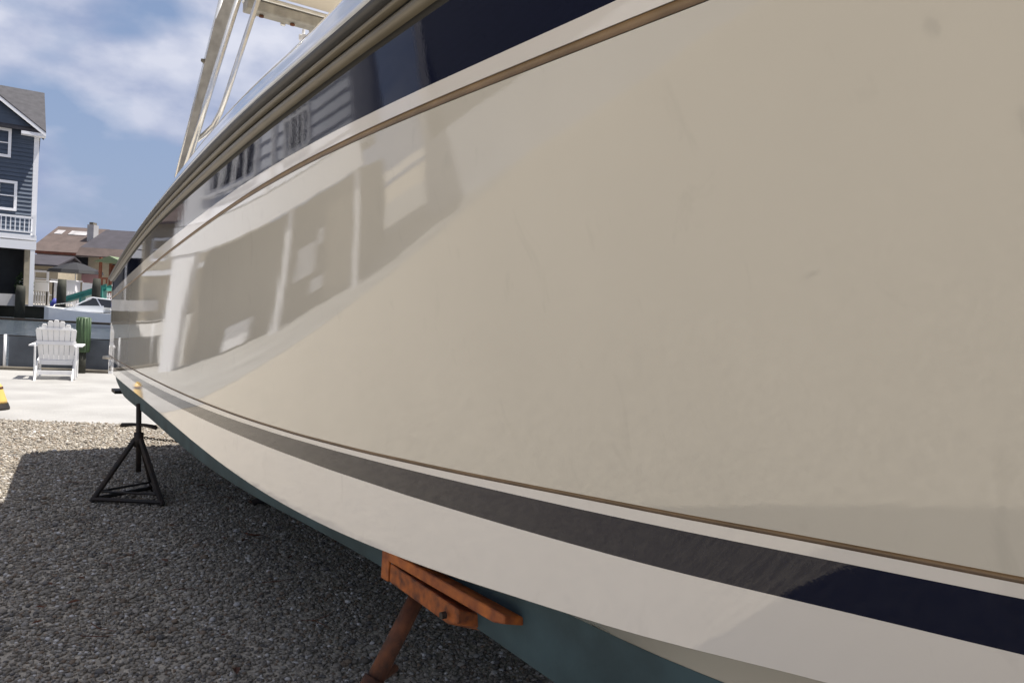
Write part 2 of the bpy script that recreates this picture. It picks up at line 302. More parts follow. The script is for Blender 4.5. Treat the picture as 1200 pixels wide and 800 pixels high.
# ------------------------------------------------------------------ the boat
HULL_LEVELS = {
    'A': [1.875,1.906,1.932,1.955,1.979,2.005,2.034,2.067,2.103,2.141,2.180,2.220,2.258,2.293,2.325,2.351,2.372,2.386,2.394,2.397,2.396,2.393,2.391,2.395,2.409,2.420,2.429,2.439,2.450,2.459,2.470,2.479,2.490,2.499,2.510,2.519,2.530,2.539,2.550,2.559,2.570,2.579,2.590,2.599,2.610,2.619,2.630,2.639,2.650],
    'B': [1.655,1.690,1.725,1.762,1.800,1.839,1.879,1.919,1.960,2.000,2.038,2.075,2.109,2.141,2.169,2.193,2.214,2.230,2.242,2.251,2.256,2.259,2.260,2.262,2.265,2.271,2.281,2.291,2.301,2.311,2.321,2.331,2.341,2.351,2.361,2.371,2.381,2.391,2.401,2.411,2.421,2.431,2.441,2.451,2.461,2.471,2.481,2.491,2.501],
    'C': [1.626,1.641,1.663,1.691,1.723,1.756,1.791,1.826,1.861,1.894,1.925,1.954,1.981,2.005,2.027,2.047,2.064,2.080,2.094,2.106,2.117,2.127,2.135,2.143,2.150,2.155,2.160,2.164,2.174,2.184,2.194,2.204,2.214,2.224,2.234,2.244,2.254,2.264,2.274,2.284,2.294,2.304,2.314,2.324,2.334,2.344,2.354,2.364,2.374],
    'D': [1.528,1.547,1.567,1.590,1.613,1.638,1.665,1.692,1.719,1.748,1.776,1.804,1.831,1.857,1.882,1.906,1.927,1.947,1.964,1.979,1.991,2.001,2.008,2.014,2.017,2.019,2.019,2.019,2.020,2.026,2.037,2.046,2.057,2.067,2.076,2.087,2.096,2.107,2.116,2.127,2.136,2.147,2.156,2.167,2.176,2.187,2.196,2.207,2.216],
    'E': [1.470,1.484,1.501,1.520,1.541,1.564,1.589,1.616,1.643,1.672,1.701,1.730,1.760,1.788,1.815,1.841,1.865,1.887,1.907,1.925,1.940,1.952,1.962,1.969,1.974,1.977,1.978,1.978,1.978,1.979,1.989,1.999,2.009,2.019,2.029,2.039,2.049,2.059,2.069,2.079,2.089,2.099,2.109,2.119,2.129,2.139,2.149,2.159,2.169],
    'F': [0.950,0.954,0.958,0.963,0.968,0.972,0.976,0.979,0.982,0.984,0.986,0.988,0.989,0.990,0.992,0.994,0.997,1.001,1.006,1.013,1.022,1.032,1.045,1.059,1.076,1.094,1.114,1.135,1.156,1.179,1.200,1.221,1.243,1.264,1.286,1.308,1.329,1.351,1.372,1.394,1.415,1.437,1.458,1.480,1.501,1.523,1.544,1.566,1.588],
    'G': [0.907,0.916,0.924,0.930,0.934,0.938,0.941,0.943,0.945,0.947,0.949,0.951,0.953,0.956,0.960,0.964,0.969,0.975,0.982,0.991,1.000,1.012,1.024,1.038,1.053,1.070,1.088,1.107,1.128,1.151,1.174,1.198,1.220,1.242,1.264,1.286,1.308,1.330,1.352,1.373,1.395,1.417,1.439,1.461,1.483,1.505,1.527,1.549,1.571],
    'H': [0.859,0.870,0.878,0.885,0.890,0.894,0.897,0.899,0.900,0.901,0.902,0.903,0.904,0.906,0.908,0.911,0.914,0.918,0.923,0.929,0.936,0.945,0.954,0.966,0.978,0.993,1.009,1.027,1.047,1.070,1.095,1.121,1.144,1.166,1.189,1.211,1.234,1.256,1.279,1.301,1.324,1.346,1.369,1.391,1.414,1.436,1.459,1.482,1.504],
    'I': [0.777,0.802,0.816,0.823,0.826,0.828,0.829,0.829,0.829,0.827,0.824,0.818,0.811,0.801,0.791,0.779,0.768,0.757,0.749,0.744,0.743,0.747,0.756,0.771,0.791,0.815,0.844,0.874,0.906,0.939,0.969,0.998,1.029,1.060,1.091,1.122,1.153,1.184,1.215,1.246,1.277,1.308,1.339,1.369,1.401,1.431,1.462,1.493,1.524],
    'J': [0.700,0.682,0.665,0.647,0.648,0.653,0.658,0.662,0.664,0.664,0.661,0.656,0.650,0.644,0.638,0.634,0.633,0.635,0.640,0.647,0.656,0.664,0.669,0.670,0.665,0.654,0.638,0.624,0.625,0.640,0.655,0.670,0.685,0.700,0.715,0.730,0.745,0.760,0.775,0.790,0.805,0.820,0.835,0.850,0.865,0.880,0.895,0.910,0.925],
    'I2': [0.829,0.829,0.829,0.829,0.829,0.829,0.829,0.829,0.829,0.829,0.829,0.829,0.829,0.829,0.829,0.829,0.829,0.829,0.829,0.829,0.829,0.829,0.829,0.829,0.829,0.829,0.829,0.833,0.835,0.834,0.829,0.844,0.859,0.874,0.889,0.904,0.919,0.934,0.949,0.964,0.979,0.994,1.009,1.024,1.039,1.054,1.069,1.084,1.099],
}

def head(L): return 31 + 1.4*L + 2.2*max(0, L-7.5)**2
_dl = .02; _pos = [np.array((-3.72, 7.10))]; _hd = [head(0)]
for i in range(620):
    h = rad(head((i+.5)*_dl)); _pos.append(_pos[-1] + _dl*np.array([math.sin(h), -math.cos(h)])); _hd.append(head((i+1)*_dl))
_pos = np.array(_pos); _hd = np.array(_hd); _S = np.arange(621)*_dl
CN = np.array([math.cos(rad(35)), math.sin(rad(35))]); CD = np.array([math.sin(rad(35)), -math.cos(rad(35))])
C0 = _pos[0] + 1.55*CN
ST = np.arange(0, 12.01, .25)
def catmull(k, L):
    v = HULL_LEVELS[k]; x = min(max(L/.25, 0), len(v)-1.0001); i = int(x); t = x-i
    p0 = v[i-1] if i > 0 else 2*v[0]-v[1]; p1 = v[i]; p2 = v[i+1]; p3 = v[i+2] if i+2 < len(v) else 2*p2-p1
    return .5*((2*p1) + (-p0+p2)*t + (2*p0-5*p1+4*p2-p3)*t*t + (-p0+3*p1-3*p2+p3)*t**3)
RC = 0.10        # radius of the transom corner
def hp(L, z, inb=0.0, star=False):
    """point on the topside; L metres forward of the transom corner, L<0 turns round the corner (to -1)"""
    Lc = max(L, 0)
    x = np.interp(Lc, _S, _pos[:, 0]); y = np.interp(Lc, _S, _pos[:, 1]); h = rad(np.interp(Lc, _S, _hd))
    n = np.array([-math.cos(h), -math.sin(h)]); fl = 3.0*math.log(1+math.exp((Lc-3.8)/.6))
    zk = .945 + .0165*Lc + .0095*max(0, Lc-4)**2       # knuckle just under the lower inlay: less flare below it
    kt = min(1, max(0, (Lc-6.8)/.6)); kf = .25 + .6*kt*kt*(3-2*kt)
    off = math.tan(rad(fl))*(max(z, zk)-.95) + math.tan(rad(fl*kf))*min(0, z-zk)
    b = np.array([x, y])
    if L < 0:
        th = min(-L, 1)*math.pi/2; aft = np.array([-math.sin(h), math.cos(h)])
        c = b - n*RC; b = c + (n*math.cos(th) + aft*math.sin(th))*(RC + off - inb)
    else:
        b = b + n*(off-inb)
    # keep off the centreline (gives the raked stem at the bow)
    half = -np.dot(b-C0, CN)
    if half < .012: b = b + CN*(half-.012)
    if star: b = b + CN*2*(-np.dot(b-C0, CN))
    return Vector((b[0], b[1], z))
LS = [-1, -.8, -.6, -.4, -.2] + [i*.1 for i in range(0, 121)]
boat = empty('motor_boat', (float(C0[0]+CD[0]*4), float(C0[1]+CD[1]*4), 0), 'large cream powerboat with navy stripes, hauled out and propped on stands', 'boat')
def grid(name, rows, m, star=False, Ls=LS, parent=None):
    """rows: list of functions L -> (z, inb)"""
    bm = bmesh.new(); V = []
    for L in Ls:
        V.append([bm.verts.new(hp(L, *r(L), star)) for r in rows])
    for i in range(len(V)-1):
        for j in range(len(rows)-1):
            q = (V[i][j], V[i+1][j], V[i+1][j+1], V[i][j+1])
            try: bm.faces.new(q if star else q[::-1])
            except ValueError: pass
    me = bpy.data.meshes.new(name); bm.to_mesh(me); bm.free()
    o = link(name, me, m, None, True); par(o, parent or boat); return o
def par(o, p):
    o.parent = p; o.matrix_parent_inverse = p.matrix_basis.inverted() if p.parent is None else (p.parent.matrix_basis).inverted()
def mixr(a, b, t, inb=0.0, ib=None):
    def f(L):
        za, zb = catmull(a, L), catmull(b, L); k = inb if ib is None else inb+(ib-inb)*t
        return za+(zb-za)*t, k
    return f
def band(name, a, b, m, n=3, top=0, bot=0, **k):
    rows = []
    for i in range(n+1):
        t = i/n
        def f(L, t=t):
            za, zb = catmull(a, L)-top, catmull(b, L)+bot
            return za+(zb-za)*t, 0.0
        rows.append(f)
    return grid(name, rows, m, **k)
def inlay(name, a, hw, m, star):
    z = lambda L: catmull(a, L)
    return grid(name, [lambda L: (z(L)+hw, 0), lambda L: (z(L)+hw-.0015, .005), lambda L: (z(L)-hw+.0015, .005), lambda L: (z(L)-hw, 0)], m, star)
def I2(L):
    t = min(max((L-5.2)/1.2, 0), 1); t = t*t*(3-2*t)
    return catmull('I', L)*(1-t) + min(catmull('I2', L), catmull('I', L)-.002)*t - .002*(1-t)
for st in (False, True):
    band('navy_sheer_stripe', 'C', 'D', M_NAVY, 3, star=st)
    band('cream_upper_band', 'D', 'E', M_WHITE, 2, bot=.009, star=st)
    inlay('brown_inlay_line', 'E', .0078, M_BROWN, st)
    band('topside_panel', 'E', 'F', M_CREAM, 10, top=.009, bot=.005, star=st)
    inlay('brown_inlay_line', 'F', .005, M_BROWN, st)
    band('cream_lower_line', 'F', 'G', M_WHITE, 1, top=.005, star=st)
    band('navy_boot_stripe', 'G', 'H', M_NAVY, 2, star=st)
    band('off_white_lower_band', 'H', 'I', M_WHITE, 3, star=st)
    # chine strake underside, then antifouled bottom
    grid('chine_strake', [lambda L: (catmull('I', L), 0), lambda L: (catmull('I', L)-.004, .006), lambda L: (I2(L), .06)], M_CREAM, st)
    zj = lambda L: min(catmull('J', L), I2(L)-.03)
    def notch(L): return .012*(1 if (1.55 < L < 2.1) else 0)
    grid('bottom_paint', [lambda L: (I2(L)+.001, .058), lambda L: (I2(L)-.018, .062), lambda L: (zj(L)+.012, .07), lambda L: (zj(L), .085)], M_TEAL2, st)
    def keelz(L): return .52 - .02*min(L, 3) if L < 6 else .46 + .028*(L-6)**2
    rows = []
    for i in range(7):
        t = i/6
        def f(L, t=t):
            Lc = max(L, 0)
            h = 1.55 + .02*Lc if Lc < 5 else 1.65-.02*(Lc-5)
            x = .085 + (h-.095)*t
            return zj(L) + (min(keelz(Lc), zj(L)-.02)-zj(L))*t**.9, x if L >= 0 else .085 + (RC-.088)*t
        rows.append(f)
    grid('underbody', rows, M_TEAL, st, Ls=[i*.2 for i in range(0, 61)])
    # rub rail between stripe and gunwale: black line, tan moulding, groove, tan moulding, black rubber
    def rr(t, inb): return lambda L: (catmull('C', L)+(catmull('B', L)-catmull('C', L))*t, inb)
    grid('sealant_line', [rr(0, 0), rr(.02, .012), rr(.10, .012), rr(.12, -.002)], M_GAP, st)
    grid('rub_moulding', [rr(.12, -.002), rr(.16, -.016), rr(.24, -.020), rr(.33, -.015), rr(.37, -.002)], M_TAN, st)
    grid('sealant_line', [rr(.37, -.002), rr(.39, .010), rr(.43, .010), rr(.45, -.004)], M_GAP, st)
    grid('rub_moulding', [rr(.45, -.004), rr(.47, -.018), rr(.52, -.022), rr(.57, -.018), rr(.59, -.006)], M_TAN, st)
    grid('rubber_fender_strip', [rr(.59, -.006), rr(.61, -.026), rr(.66, -.034), rr(.74, -.036), rr(.79, -.030), rr(.81, -.020)], M_BLACKR, st)
    def cp(t, inb): return lambda L: (catmull('B', L)+(catmull('A', L)-catmull('B', L))*t, inb)
    grid('gunwale_cap', [cp(1.0, .30) if 0 else (lambda L: (catmull('A', L)+.004, .26 if L >= 0 else .09)), cp(1.0, .16) if 0 else (lambda L: (catmull('A', L)+.006, .16 if L >= 0 else .085)), cp(1.0, .078), cp(.9, .058), cp(.7, .035), cp(.45, .014), cp(.2, -.006), cp(.0, -.020), rr(.93, -.027), rr(.86, -.029), rr(.81, -.024)], M_CAP, st)
    grid('coaming', [lambda L: (catmull('A', L)+.004, .26), lambda L: (catmull('A', L)-.03, .27), lambda L: (max(1.05, catmull('A', L)-.75), .29)], M_WHITE, st, Ls=[i*.2 for i in range(0, 57)])
# transom: flat face between the two corners, banded like the side
def transom_band(name, a, b, m, inb=0.0):
    bm = bmesh.new(); V = []
    for k in range(9):
        t = k/8
        row = []
        for c in (a, b):
            z = (catmull('J', 0)-(catmull('J', 0)-.515)*min(1, 2*t, 2-2*t)) if c == 'V' else catmull(c, 0)
            p = hp(-1, z, inb); q = hp(-1, z, inb, True); crown = .05*4*t*(1-t)
            w = p.lerp(q, t); w.x -= CD[0]*crown; w.y -= CD[1]*crown; row.append(bm.verts.new(w))
        V.append(row)
    for k in range(8): bm.faces.new((V[k][0], V[k+1][0], V[k+1][1], V[k][1]))
    me = bpy.data.meshes.new(name); bm.to_mesh(me); bm.free(); o = link(name, me, m, None, True); par(o, boat)
transom_band('transom', 'A', 'B', M_CAP); transom_band('transom', 'B', 'C', M_BLACKR); transom_band('transom', 'C', 'I', M_CREAM); transom_band('transom', 'I', 'J', M_TEAL); transom_band('transom', 'J', 'V', M_TEAL, .085)
# cockpit sole / deck
bm = bmesh.new(); prev = None
for i in range(0, 57):
    L = i*.2; z = max(1.05, catmull('A', L)-.75)
    a, b = bm.verts.new(hp(L, z, .285)), bm.verts.new(hp(L, z, .285, True))
    if prev: bm.faces.new((prev[0], a, b, prev[1]))
    prev = (a, b)
o = bobj('deck', bm, M_DECK); par(o, boat)
def bpt(along, side, z):    # boat frame: metres forward of transom, metres to port (+ = photographer's side)
    p = C0 + CD*along - CN*side; return Vector((p[0], p[1], z))
# swim platform corner standing off the transom
bm = bmesh.new()
poly = [bpt(0.03, 1.46, .85), bpt(-.08, 1.58, .85), bpt(-.16, 1.59, .85), bpt(-.22, 1.50, .85), bpt(-.22, -1.50, .85), bpt(-.16, -1.60, .85), bpt(.03, -1.50, .85)]
prism(bm, poly, (0, 0, .13)); bmesh.ops.bevel(bm, geom=list(bm.edges), offset=.05, segments=4, affect='EDGES')
o = bobj('swim_platform', bm, M_CREAM, smooth=True); par(o, boat)
# trim tabs
for sgn in (1, -1):
    bm = bmesh.new(); R2 = RZ(rad(-55))
    c = bpt(-.10, 1.36*sgn, .60); box(bm, c, (.22, .26, .03), RZ(math.atan2(CD[1], CD[0])), .004)
    tube(bm, [bpt(-.02, 1.30*sgn, .72), bpt(-.16, 1.30*sgn, .61)], .018, 8)
    o = bobj('trim_tab', bm, M_BLACKP); par(o, boat)

# hardtop and its legs
def quad_leg(nm, base_a, top_a, side0, side1, z0, z1):
    pass
HT = 3.64
def leg(sgn):
    o_ = []
    A0 = Vector((-2.62, 5.79, 2.02)) if sgn > 0 else None
    def mp_(p):
        if sgn > 0: return Vector(p)
        q = np.array(p[:2]); q = q + CN*2*(-np.dot(q-C0, CN)); return Vector((q[0], q[1], p[2]))
    # rear tube, front tube and the web between them
    r0 = mp_((-2.655, 5.74, 1.9)); r1 = mp_((-2.140, 5.43, 3.70))
    f0 = mp_((-2.585, 5.62, 1.9)); f1 = mp_((-2.020, 5.42, 3.70))
    o_.append(tubeo('hardtop_leg_tube', [r0, r1], .021, M_ALU))
    o_.append(tubeo('hardtop_leg_tube', [f0, f1], .023, M_ALU))
    bm = bmesh.new(); w = (f0-r0).cross(r1-r0).normalized()*.012
    prism(bm, [r0, f0, f1, r1], w); o_.append(bobj('leg_web', bm, M_WEB))
    # slimmer pipe with a bend at its foot
    b = [mp_((-2.47, 5.66, 2.60)), mp_((-2.40, 5.63, 2.645)), mp_((-2.31, 5.60, 2.70)), mp_((-2.235, 5.57, 2.76)), mp_((-2.185, 5.555, 2.85)), mp_((-2.15, 5.55, 2.95)), mp_((-1.88, 5.42, 3.70))]
    o_.append(tubeo('brace_pipe', b, .019, M_ALU))
    for t in (.12, .72):
        c = r0.lerp(r1, t); bm = bmesh.new(); box(bm, c, (.06, .06, .022), None, .005); o_.append(bobj('clamp', bm, M_TAN))
    c = f0; bm = bmesh.new(); box(bm, (c.x, c.y, 1.93), (.16, .12, .03), RZ(rad(-55)), .006); o_.append(bobj('leg_foot', bm, M_ALU))
    # forward leg pair of the same top
    fw0 = Vector((-2.585+CD[0]*1.7, 5.62+CD[1]*1.7, 2.0)); fw1 = Vector((-2.02+CD[0]*1.5, 5.42+CD[1]*1.5, 3.72))
    o_.append(tubeo('hardtop_leg_tube', [mp_(fw0 + Vector((CN[0], CN[1], 0))*.95), mp_(fw1+Vector((CN[0], CN[1], 0))*.7)], .023, M_ALU))
    for q in o_: par(q, boat)
leg(1); leg(-1)
# beam of the after edge with rod-holder bosses, then the roof slab
AC = Vector((-2.06, 5.60, HT)); WID = 2*(-np.dot(np.array(AC[:2])-C0, CN))
cn3 = Vector((CN[0], CN[1], 0)); cd3 = Vector((CD[0], CD[1], 0))
bm = bmesh.new(); Rb = RZ(math.atan2(CN[1], CN[0]))
box(bm, AC + cn3*(WID/2), (WID, .13, .075), Rb, .012); o = bobj('hardtop_beam', bm, M_WEB); par(o, boat)
bm = bmesh.new(); box(bm, AC + cn3*(WID/2) + Vector((0, 0, .06)) - cd3*.02, (WID, .17, .035), Rb, .01); o = bobj('hardtop_edge_rail', bm, M_ALU); par(o, boat)
for k in range(9):
    c = AC + cn3*(.12+k*.23) - cd3*.0 + Vector((0, 0, -.043)); o = tubeo('boss', [c, c+Vector((0, 0, -.012))], .018, M_RUST, None, 8); par(o, boat)
bm = bmesh.new()
poly = []
def htp(al, sd, z): return AC + cd3*al + cn3*sd + Vector((0, 0, z))
for al, sd in [(.06, -.02), (.9, -.10), (1.9, -.06), (2.35, .12), (2.5, .5), (2.5, WID-.5), (2.35, WID-.12), (1.9, WID+.06), (.9, WID+.10), (.06, WID+.02)]:
    poly.append(htp(al, sd, .085))
prism(bm, poly, (0, 0, .06)); bmesh.ops.bevel(bm, geom=list(bm.edges), offset=.02, segments=2, affect='EDGES')
o = bobj('hardtop', bm, M_TOP); par(o, boat)
for k in range(10):
    c = AC + cn3*(.08+k*.22) - cd3*.068; bm = bmesh.new(); box(bm, c, (.035, .02, .10), Rb, .004); o = bobj('beam_clip', bm, M_ALU); par(o, boat)
# little deck light under the beam
lc = Vector((-1.745, 6.0, 3.60))
bm = bmesh.new(); tube(bm, [lc+Vector((0, 0, .03)), lc+Vector((0, 0, -.02))], .012, 8); box(bm, lc+Vector((0, 0, -.035)), (.06, .06, .05), None, .012)
lamp = bobj('deck_light', bm, M_TRIM); par(lamp, boat)
bm = bmesh.new(); tube(bm, [lc+Vector((-.005, -.02, -.05)), lc+Vector((-.01, -.045, -.09))], .032, 12); o = bobj('lens', bm, M_BLACKP); par(o, lamp)
o.matrix_parent_inverse = (boat.matrix_basis).inverted()

# ------------------------------------------------------------------ boat stands
GST = 'stands propping up the boat'
def stand(name, base, yaw, ptop, mt, label, R0=.29, apex_z=.46, lean=(0, 0), pad=True):
    """three-legged screw stand; base centre, pole from apex up to ptop"""
    root = empty(name, base, label, 'boat stand', GST)
    ax = Vector((lean[0], lean[1], apex_z))
    feet = [Vector((R0*math.cos(yaw+k*2.0944), R0*math.sin(yaw+k*2.0944), .015)) for k in range(3)]
    for k in range(3):
        q = ax + Vector((.022*math.cos(yaw+k*2.0944), .022*math.sin(yaw+k*2.0944), 0))
        bm = tube(bmesh.new(), [feet[k], q], .0195, 8); bobj('leg', bm, mt, root, False)
    for k in range(3):
        bobj('brace', tube(bmesh.new(), [feet[k]+Vector((0, 0, .02)), feet[(k+1) % 3]+Vector((0, 0, .02))], .016, 6), mt, root)
        if mt is M_BLACKP: bobj('brace', tube(bmesh.new(), [feet[k].lerp(ax, .16), feet[(k+1) % 3].lerp(ax, .16)], .009, 6), mt, root)
    bobj('collar', tube(bmesh.new(), [ax+Vector((0, 0, -.06)), ax+Vector((0, 0, .045))], .033, 12), mt, root, True)
    pt = Vector(ptop)-Vector(base)
    d = (pt-ax).normalized()
    bobj('screw', tube(bmesh.new(), [ax-d*.25, pt], .0185, 10), mt, root, True)
    hb = ax + d*.09
    bobj('handle', tube(bmesh.new(), [hb+Vector((-.125, -.01, -.002)), hb+Vector((-.118, -.01, .006)), hb+Vector((-.05, 0, .014)), hb+Vector((.05, 0, .014)), hb+Vector((.118, .01, 0)), hb+Vector((.128, .01, -.01))], [.012, .017, .012, .012, .017, .012], 8), mt, root, True)
    if pad:
        bm = bmesh.new(); box(bm, pt+Vector((.02, .0, .02)), (.22, .24, .03), RZ(rad(-33)) @ Matrix.Rotation(rad(14), 3, 'Y'), .005); bobj('top_pad', bm, M_BLOCK, root)
    return root
s1 = stand('jack_stand', (-2.70, 5.62, 0), rad(-148), (-2.70, 5.60, .72), M_BLACKP, 'black tripod jack stand under the stern, farthest of the stands and standing half in sunlight', pad=False)
# stand with the orange pad close to the camera
s2 = empty('jack_stand', (-.42, 2.18, 0), 'rusty brown jack stand with an orange plank pad, nearest of the stands', 'boat stand', GST)
def lo(v): return Vector(v) - Vector((-.42, 2.18, 0))
pt = lo((-.235, 2.33, .655)); pbm = lo((-.349, 2.22, .41))
bobj('screw', tube(bmesh.new(), [pt, pbm], .027, 12), M_RUST, s2, True)
bobj('collar', tube(bmesh.new(), [pbm + (pt-pbm)*.05, pbm - (pt-pbm)*.18], .036, 12), M_RUST, s2, True)
bobj('handle', tube(bmesh.new(), [pbm - (pt-pbm)*.02+Vector((-.05, -.12, 0)), pbm - (pt-pbm)*.02+Vector((.05, .12, 0))], .012, 8), M_RUST, s2, True)
bobj('socket', tube(bmesh.new(), [pt-(pt-pbm)*.03, pt+(pt-pbm)*.1], .034, 12), M_RUST, s2, True)
for k in range(3):
    a = rad(-100+120*k); ft = Vector((pbm.x-.05+.30*math.cos(a), pbm.y+.30*math.sin(a), .015))
    bobj('leg', tube(bmesh.new(), [pbm-(pt-pbm)*.12, ft], .017, 8), M_RUST, s2, True)
# pad: two stacked orange boards lying along the chine, cut at an angle
th = rad(-52)
ux = Vector((math.sin(rad(37)), -math.cos(rad(37)), .0)); un = Vector((math.cos(rad(37)), math.sin(rad(37)), 0))
def plank(nm, p, q, w, h, m, tilt, cut):
    """plank from p to q (lower outer edge), w inward, h high"""
    bm = bmesh.new(); d = (q-p); inw = un*math.cos(tilt)*w + Vector((0, 0, -math.sin(tilt)*w)); up = Vector((0, 0, h))
    a = [p, q - d*cut, q, p+d*.02]; poly = [p, p + d*(1-cut), q+up*.35, q+up, p+up]
    prism(bm, poly, inw); bmesh.ops.bevel(bm, geom=list(bm.edges), offset=.003, segments=1, affect='EDGES')
    return bobj(nm, bm, m, s2)
plank('pad_board', lo((-.325, 2.272, .694)), lo((-.100, 1.993, .674)), .11, .056, M_PLY, rad(20), .12)
plank('pad_board', lo((-.333, 2.280, .753)), lo((.020, 1.842, .748)), .13, .032, M_ORANGE, rad(14), .08)
bmx = bmesh.new(); box(bmx, lo((-.340, 2.297, .738)), (.010, .045, .092), RZ(rad(37)), .003); bobj('pad_bracket', bmx, M_ORANGE, s2)
bobj('bolt', tube(bmesh.new(), [lo((-.135, 2.022, .703)), lo((-.147, 2.014, .703))], .010, 8), M_BLACKP, s2)
# third and fourth stands: dark shapes deep in the shade under the hull, and the far side
stand('jack_stand', (-1.62, 5.85, 0), rad(-140), (-1.60, 5.80, .40), M_BLACKP, 'low dark stand standing deep in the shade under the keel', R0=.30, apex_z=.22, pad=False)
# timber keel blocks
kb = bpt(4.6, 0.0, 0)
blocks = empty('keel_blocking', kb, 'stacked old timber blocks carrying the keel in the shade', 'timber blocks')
for k in range(3):
    boxo('timber', (0, 0, .07+.135*k-.0), (.75, .2, .13) if k % 2 == 0 else (.5, .24, .13), M_BLOCK, blocks, RZ(rad(35+(90 if k == 1 else 0))), .008)
# chain from the black stand to the one across the hull
def chain(p, q, sag, n):
    bm = bmesh.new(); p = Vector(p); q = Vector(q)
    for i in range(n):
        t = (i+.5)/n; c = p.lerp(q, t) - Vector((0, 0, sag*4*t*(1-t)))
        t2 = t+.01; c2 = p.lerp(q, t2) - Vector((0, 0, sag*4*t2*(1-t2))); d = (c2-c).normalized(); s = d.cross(Vector((0, 0, 1))).normalized()
        if i % 2: s = d.cross(s).normalized()
        pts = [c + d*.014*math.cos(a)*1.0 + s*.0075*math.sin(a) for a in [k*math.pi/4 for k in range(9)]]
        tube(bm, pts, .0034, 5, False)
    return bm
o = bobj('chain', chain((-2.68, 5.62, .47), (-.55, 7.0, .42), .10, 118), M_BLACKP, None, True); tag(o, 'dark steel chain running from the black jack stand back under the hull', 'chain')
# fallen leaves and twigs in the shade
bm = bmesh.new()
for k in range(46):
    y = 3.0+rng.random()*3.6; x = -.62*y + rng.random()*(.5*y); a = rng.random()*6.28; s = .012+.014*rng.random(); z = .026+.006*rng.random()
    if k % 3 == 0:
        tube(bm, [(x, y, z), (x+4*s*math.cos(a), y+4*s*math.sin(a), z+.006), (x+7*s*math.cos(a+.3), y+7*s*math.sin(a+.3), z)], [.0022, .002, .001], 5)
    else:
        c, n = math.cos(a), math.sin(a)
        P_ = [(0, 1.6, 0), (.55, .6, .25), (.6, -.4, .3), (0, -1.2, .05), (-.6, -.4, .35), (-.5, .6, .2)]
        V_ = [bm.verts.new((x+(p*c-q*n)*s, y+(p*n+q*c)*s, z+r*s)) for p, q, r in P_]; m_ = bm.verts.new((x, y, z+.0))
        for q in range(6): bm.faces.new((V_[q], V_[(q+1) % 6], m_))
o = bobj('leaf_litter', bm, M_RUST); o['kind'] = 'stuff'; o['label'] = 'dry brown leaves and twigs scattered on the shaded gravel'; o['category'] = 'leaf litter'
# white scrap lying on the shaded gravel
bm = bmesh.new(); prism(bm, [(-2.46, 6.87, .012), (-2.43, 6.84, .012), (-2.39, 6.86, .02), (-2.41, 6.90, .03), (-2.45, 6.91, .05)], (.012, .012, .03))
tag(bobj('paper_scrap', bm, M_TRIM), 'small white scrap lying on the shaded gravel behind the jack stand', 'litter')

# ------------------------------------------------------------------ white Adirondack chair (seen from behind)
ch = empty('adirondack_chair', (-7.83, 13.22, 0), 'white wooden slatted garden chair facing the canal, seen from behind', 'chair', rz=rad(25))
# local: +y = away from camera (front of the chair)
def cbox(nm, c, s, rx=0, rz_=0, m=M_CHAIR, bev=.004): return boxo(nm, c, s, m, ch, Matrix.Rotation(rx, 3, 'X') @ Matrix.Rotation(rz_, 3, 'Y'), bev)
th = rad(17)   # back leans toward the camera
nS = 7
for k in range(nS):
    u = (k-(nS-1)/2)/((nS-1)/2); ln = .80 - .14*u*u - .02*abs(u); x0 = u*.215; x1 = u*.262
    bm = bmesh.new(); w0, w1 = .033, .0405
    y0, z0 = .02, .26
    def pp(x, l, yy): return Vector((x, y0 - l*math.sin(th)+yy, z0 + l*math.cos(th)))
    poly = [pp(x0-w0, 0, 0), pp(x0+w0, 0, 0), pp(x1+w1, ln-.03, 0), pp(x1+w1*.6, ln, 0), pp(x1-w1*.6, ln, 0), pp(x1-w1, ln-.03, 0)]
    prism(bm, poly, (0, .018, .004)); bobj('back_slat', bm, M_CHAIR, ch)
cbox('back_rail', (0, y0-.385*math.sin(th)-.02, z0+.385*math.cos(th)), (.60, .025, .062), -th*0)
cbox('back_rail', (0, y0-.03, z0+.03), (.50, .03, .08))
cbox('back_rail', (0, y0-.64*math.sin(th)-.018, z0+.64*math.cos(th)), (.50, .02, .045))
for k in range(5): cbox('seat_slat', (0, .06+.095*k, .285+.022*k), (.50, .08, .018))
for s in (-1, 1):
    cbox('armrest', (s*.33, .16, .585), (.13, .66, .024))
    cbox('leg', (s*.285, .43, .29), (.025, .10, .57))
    bm = bmesh.new(); prism(bm, [(s*.262, -.36, .0), (s*.262, -.28, .0), (s*.262, .48, .33), (s*.262, .48, .41), (s*.262, -.08, .31)], (s*.025, 0, 0)); bobj('side_rail', bm, M_CHAIR, ch)
    cbox('leg', (s*.30, -.15, .30), (.025, .075, .57), rad(4))
cbox('stretcher', (0, -.20, .13), (.52, .02, .07))

# ------------------------------------------------------------------ low fence and bulkhead on the near bank
bd = Vector((math.cos(rad(12.6)), math.sin(rad(12.6)), 0)); b0 = Vector((-11.4, 14.0, 0))
def bk(t, off=0, z=0): return b0 + bd*t + Vector((-bd.y, bd.x, 0))*off + Vector((0, 0, z))
Rb2 = RZ(rad(12.6))
bh = empty('bulkhead', bk(0), 'low timber bulkhead cap edging the canal behind the white chair', 'bulkhead')
def inp(o, p): par(o, p); return o
inp(boxo('cap_board', bk(15, -.10, .03), (30, .24, .06), M_TIMBER, None, Rb2, .008), bh)
inp(boxo('sheathing', bk(15, .055, -.6), (30, .07, 1.2), M_DTIMB, None, Rb2), bh)
fc = empty('railing', bk(0), 'low pipe railing with dark mesh along the near bank of the canal', 'railing')
inp(bobj('top_rail', tube(bmesh.new(), [bk(0, -.1, .95), bk(15, -.1, .95)], .022, 8), M_BLACKP, None, True), fc)
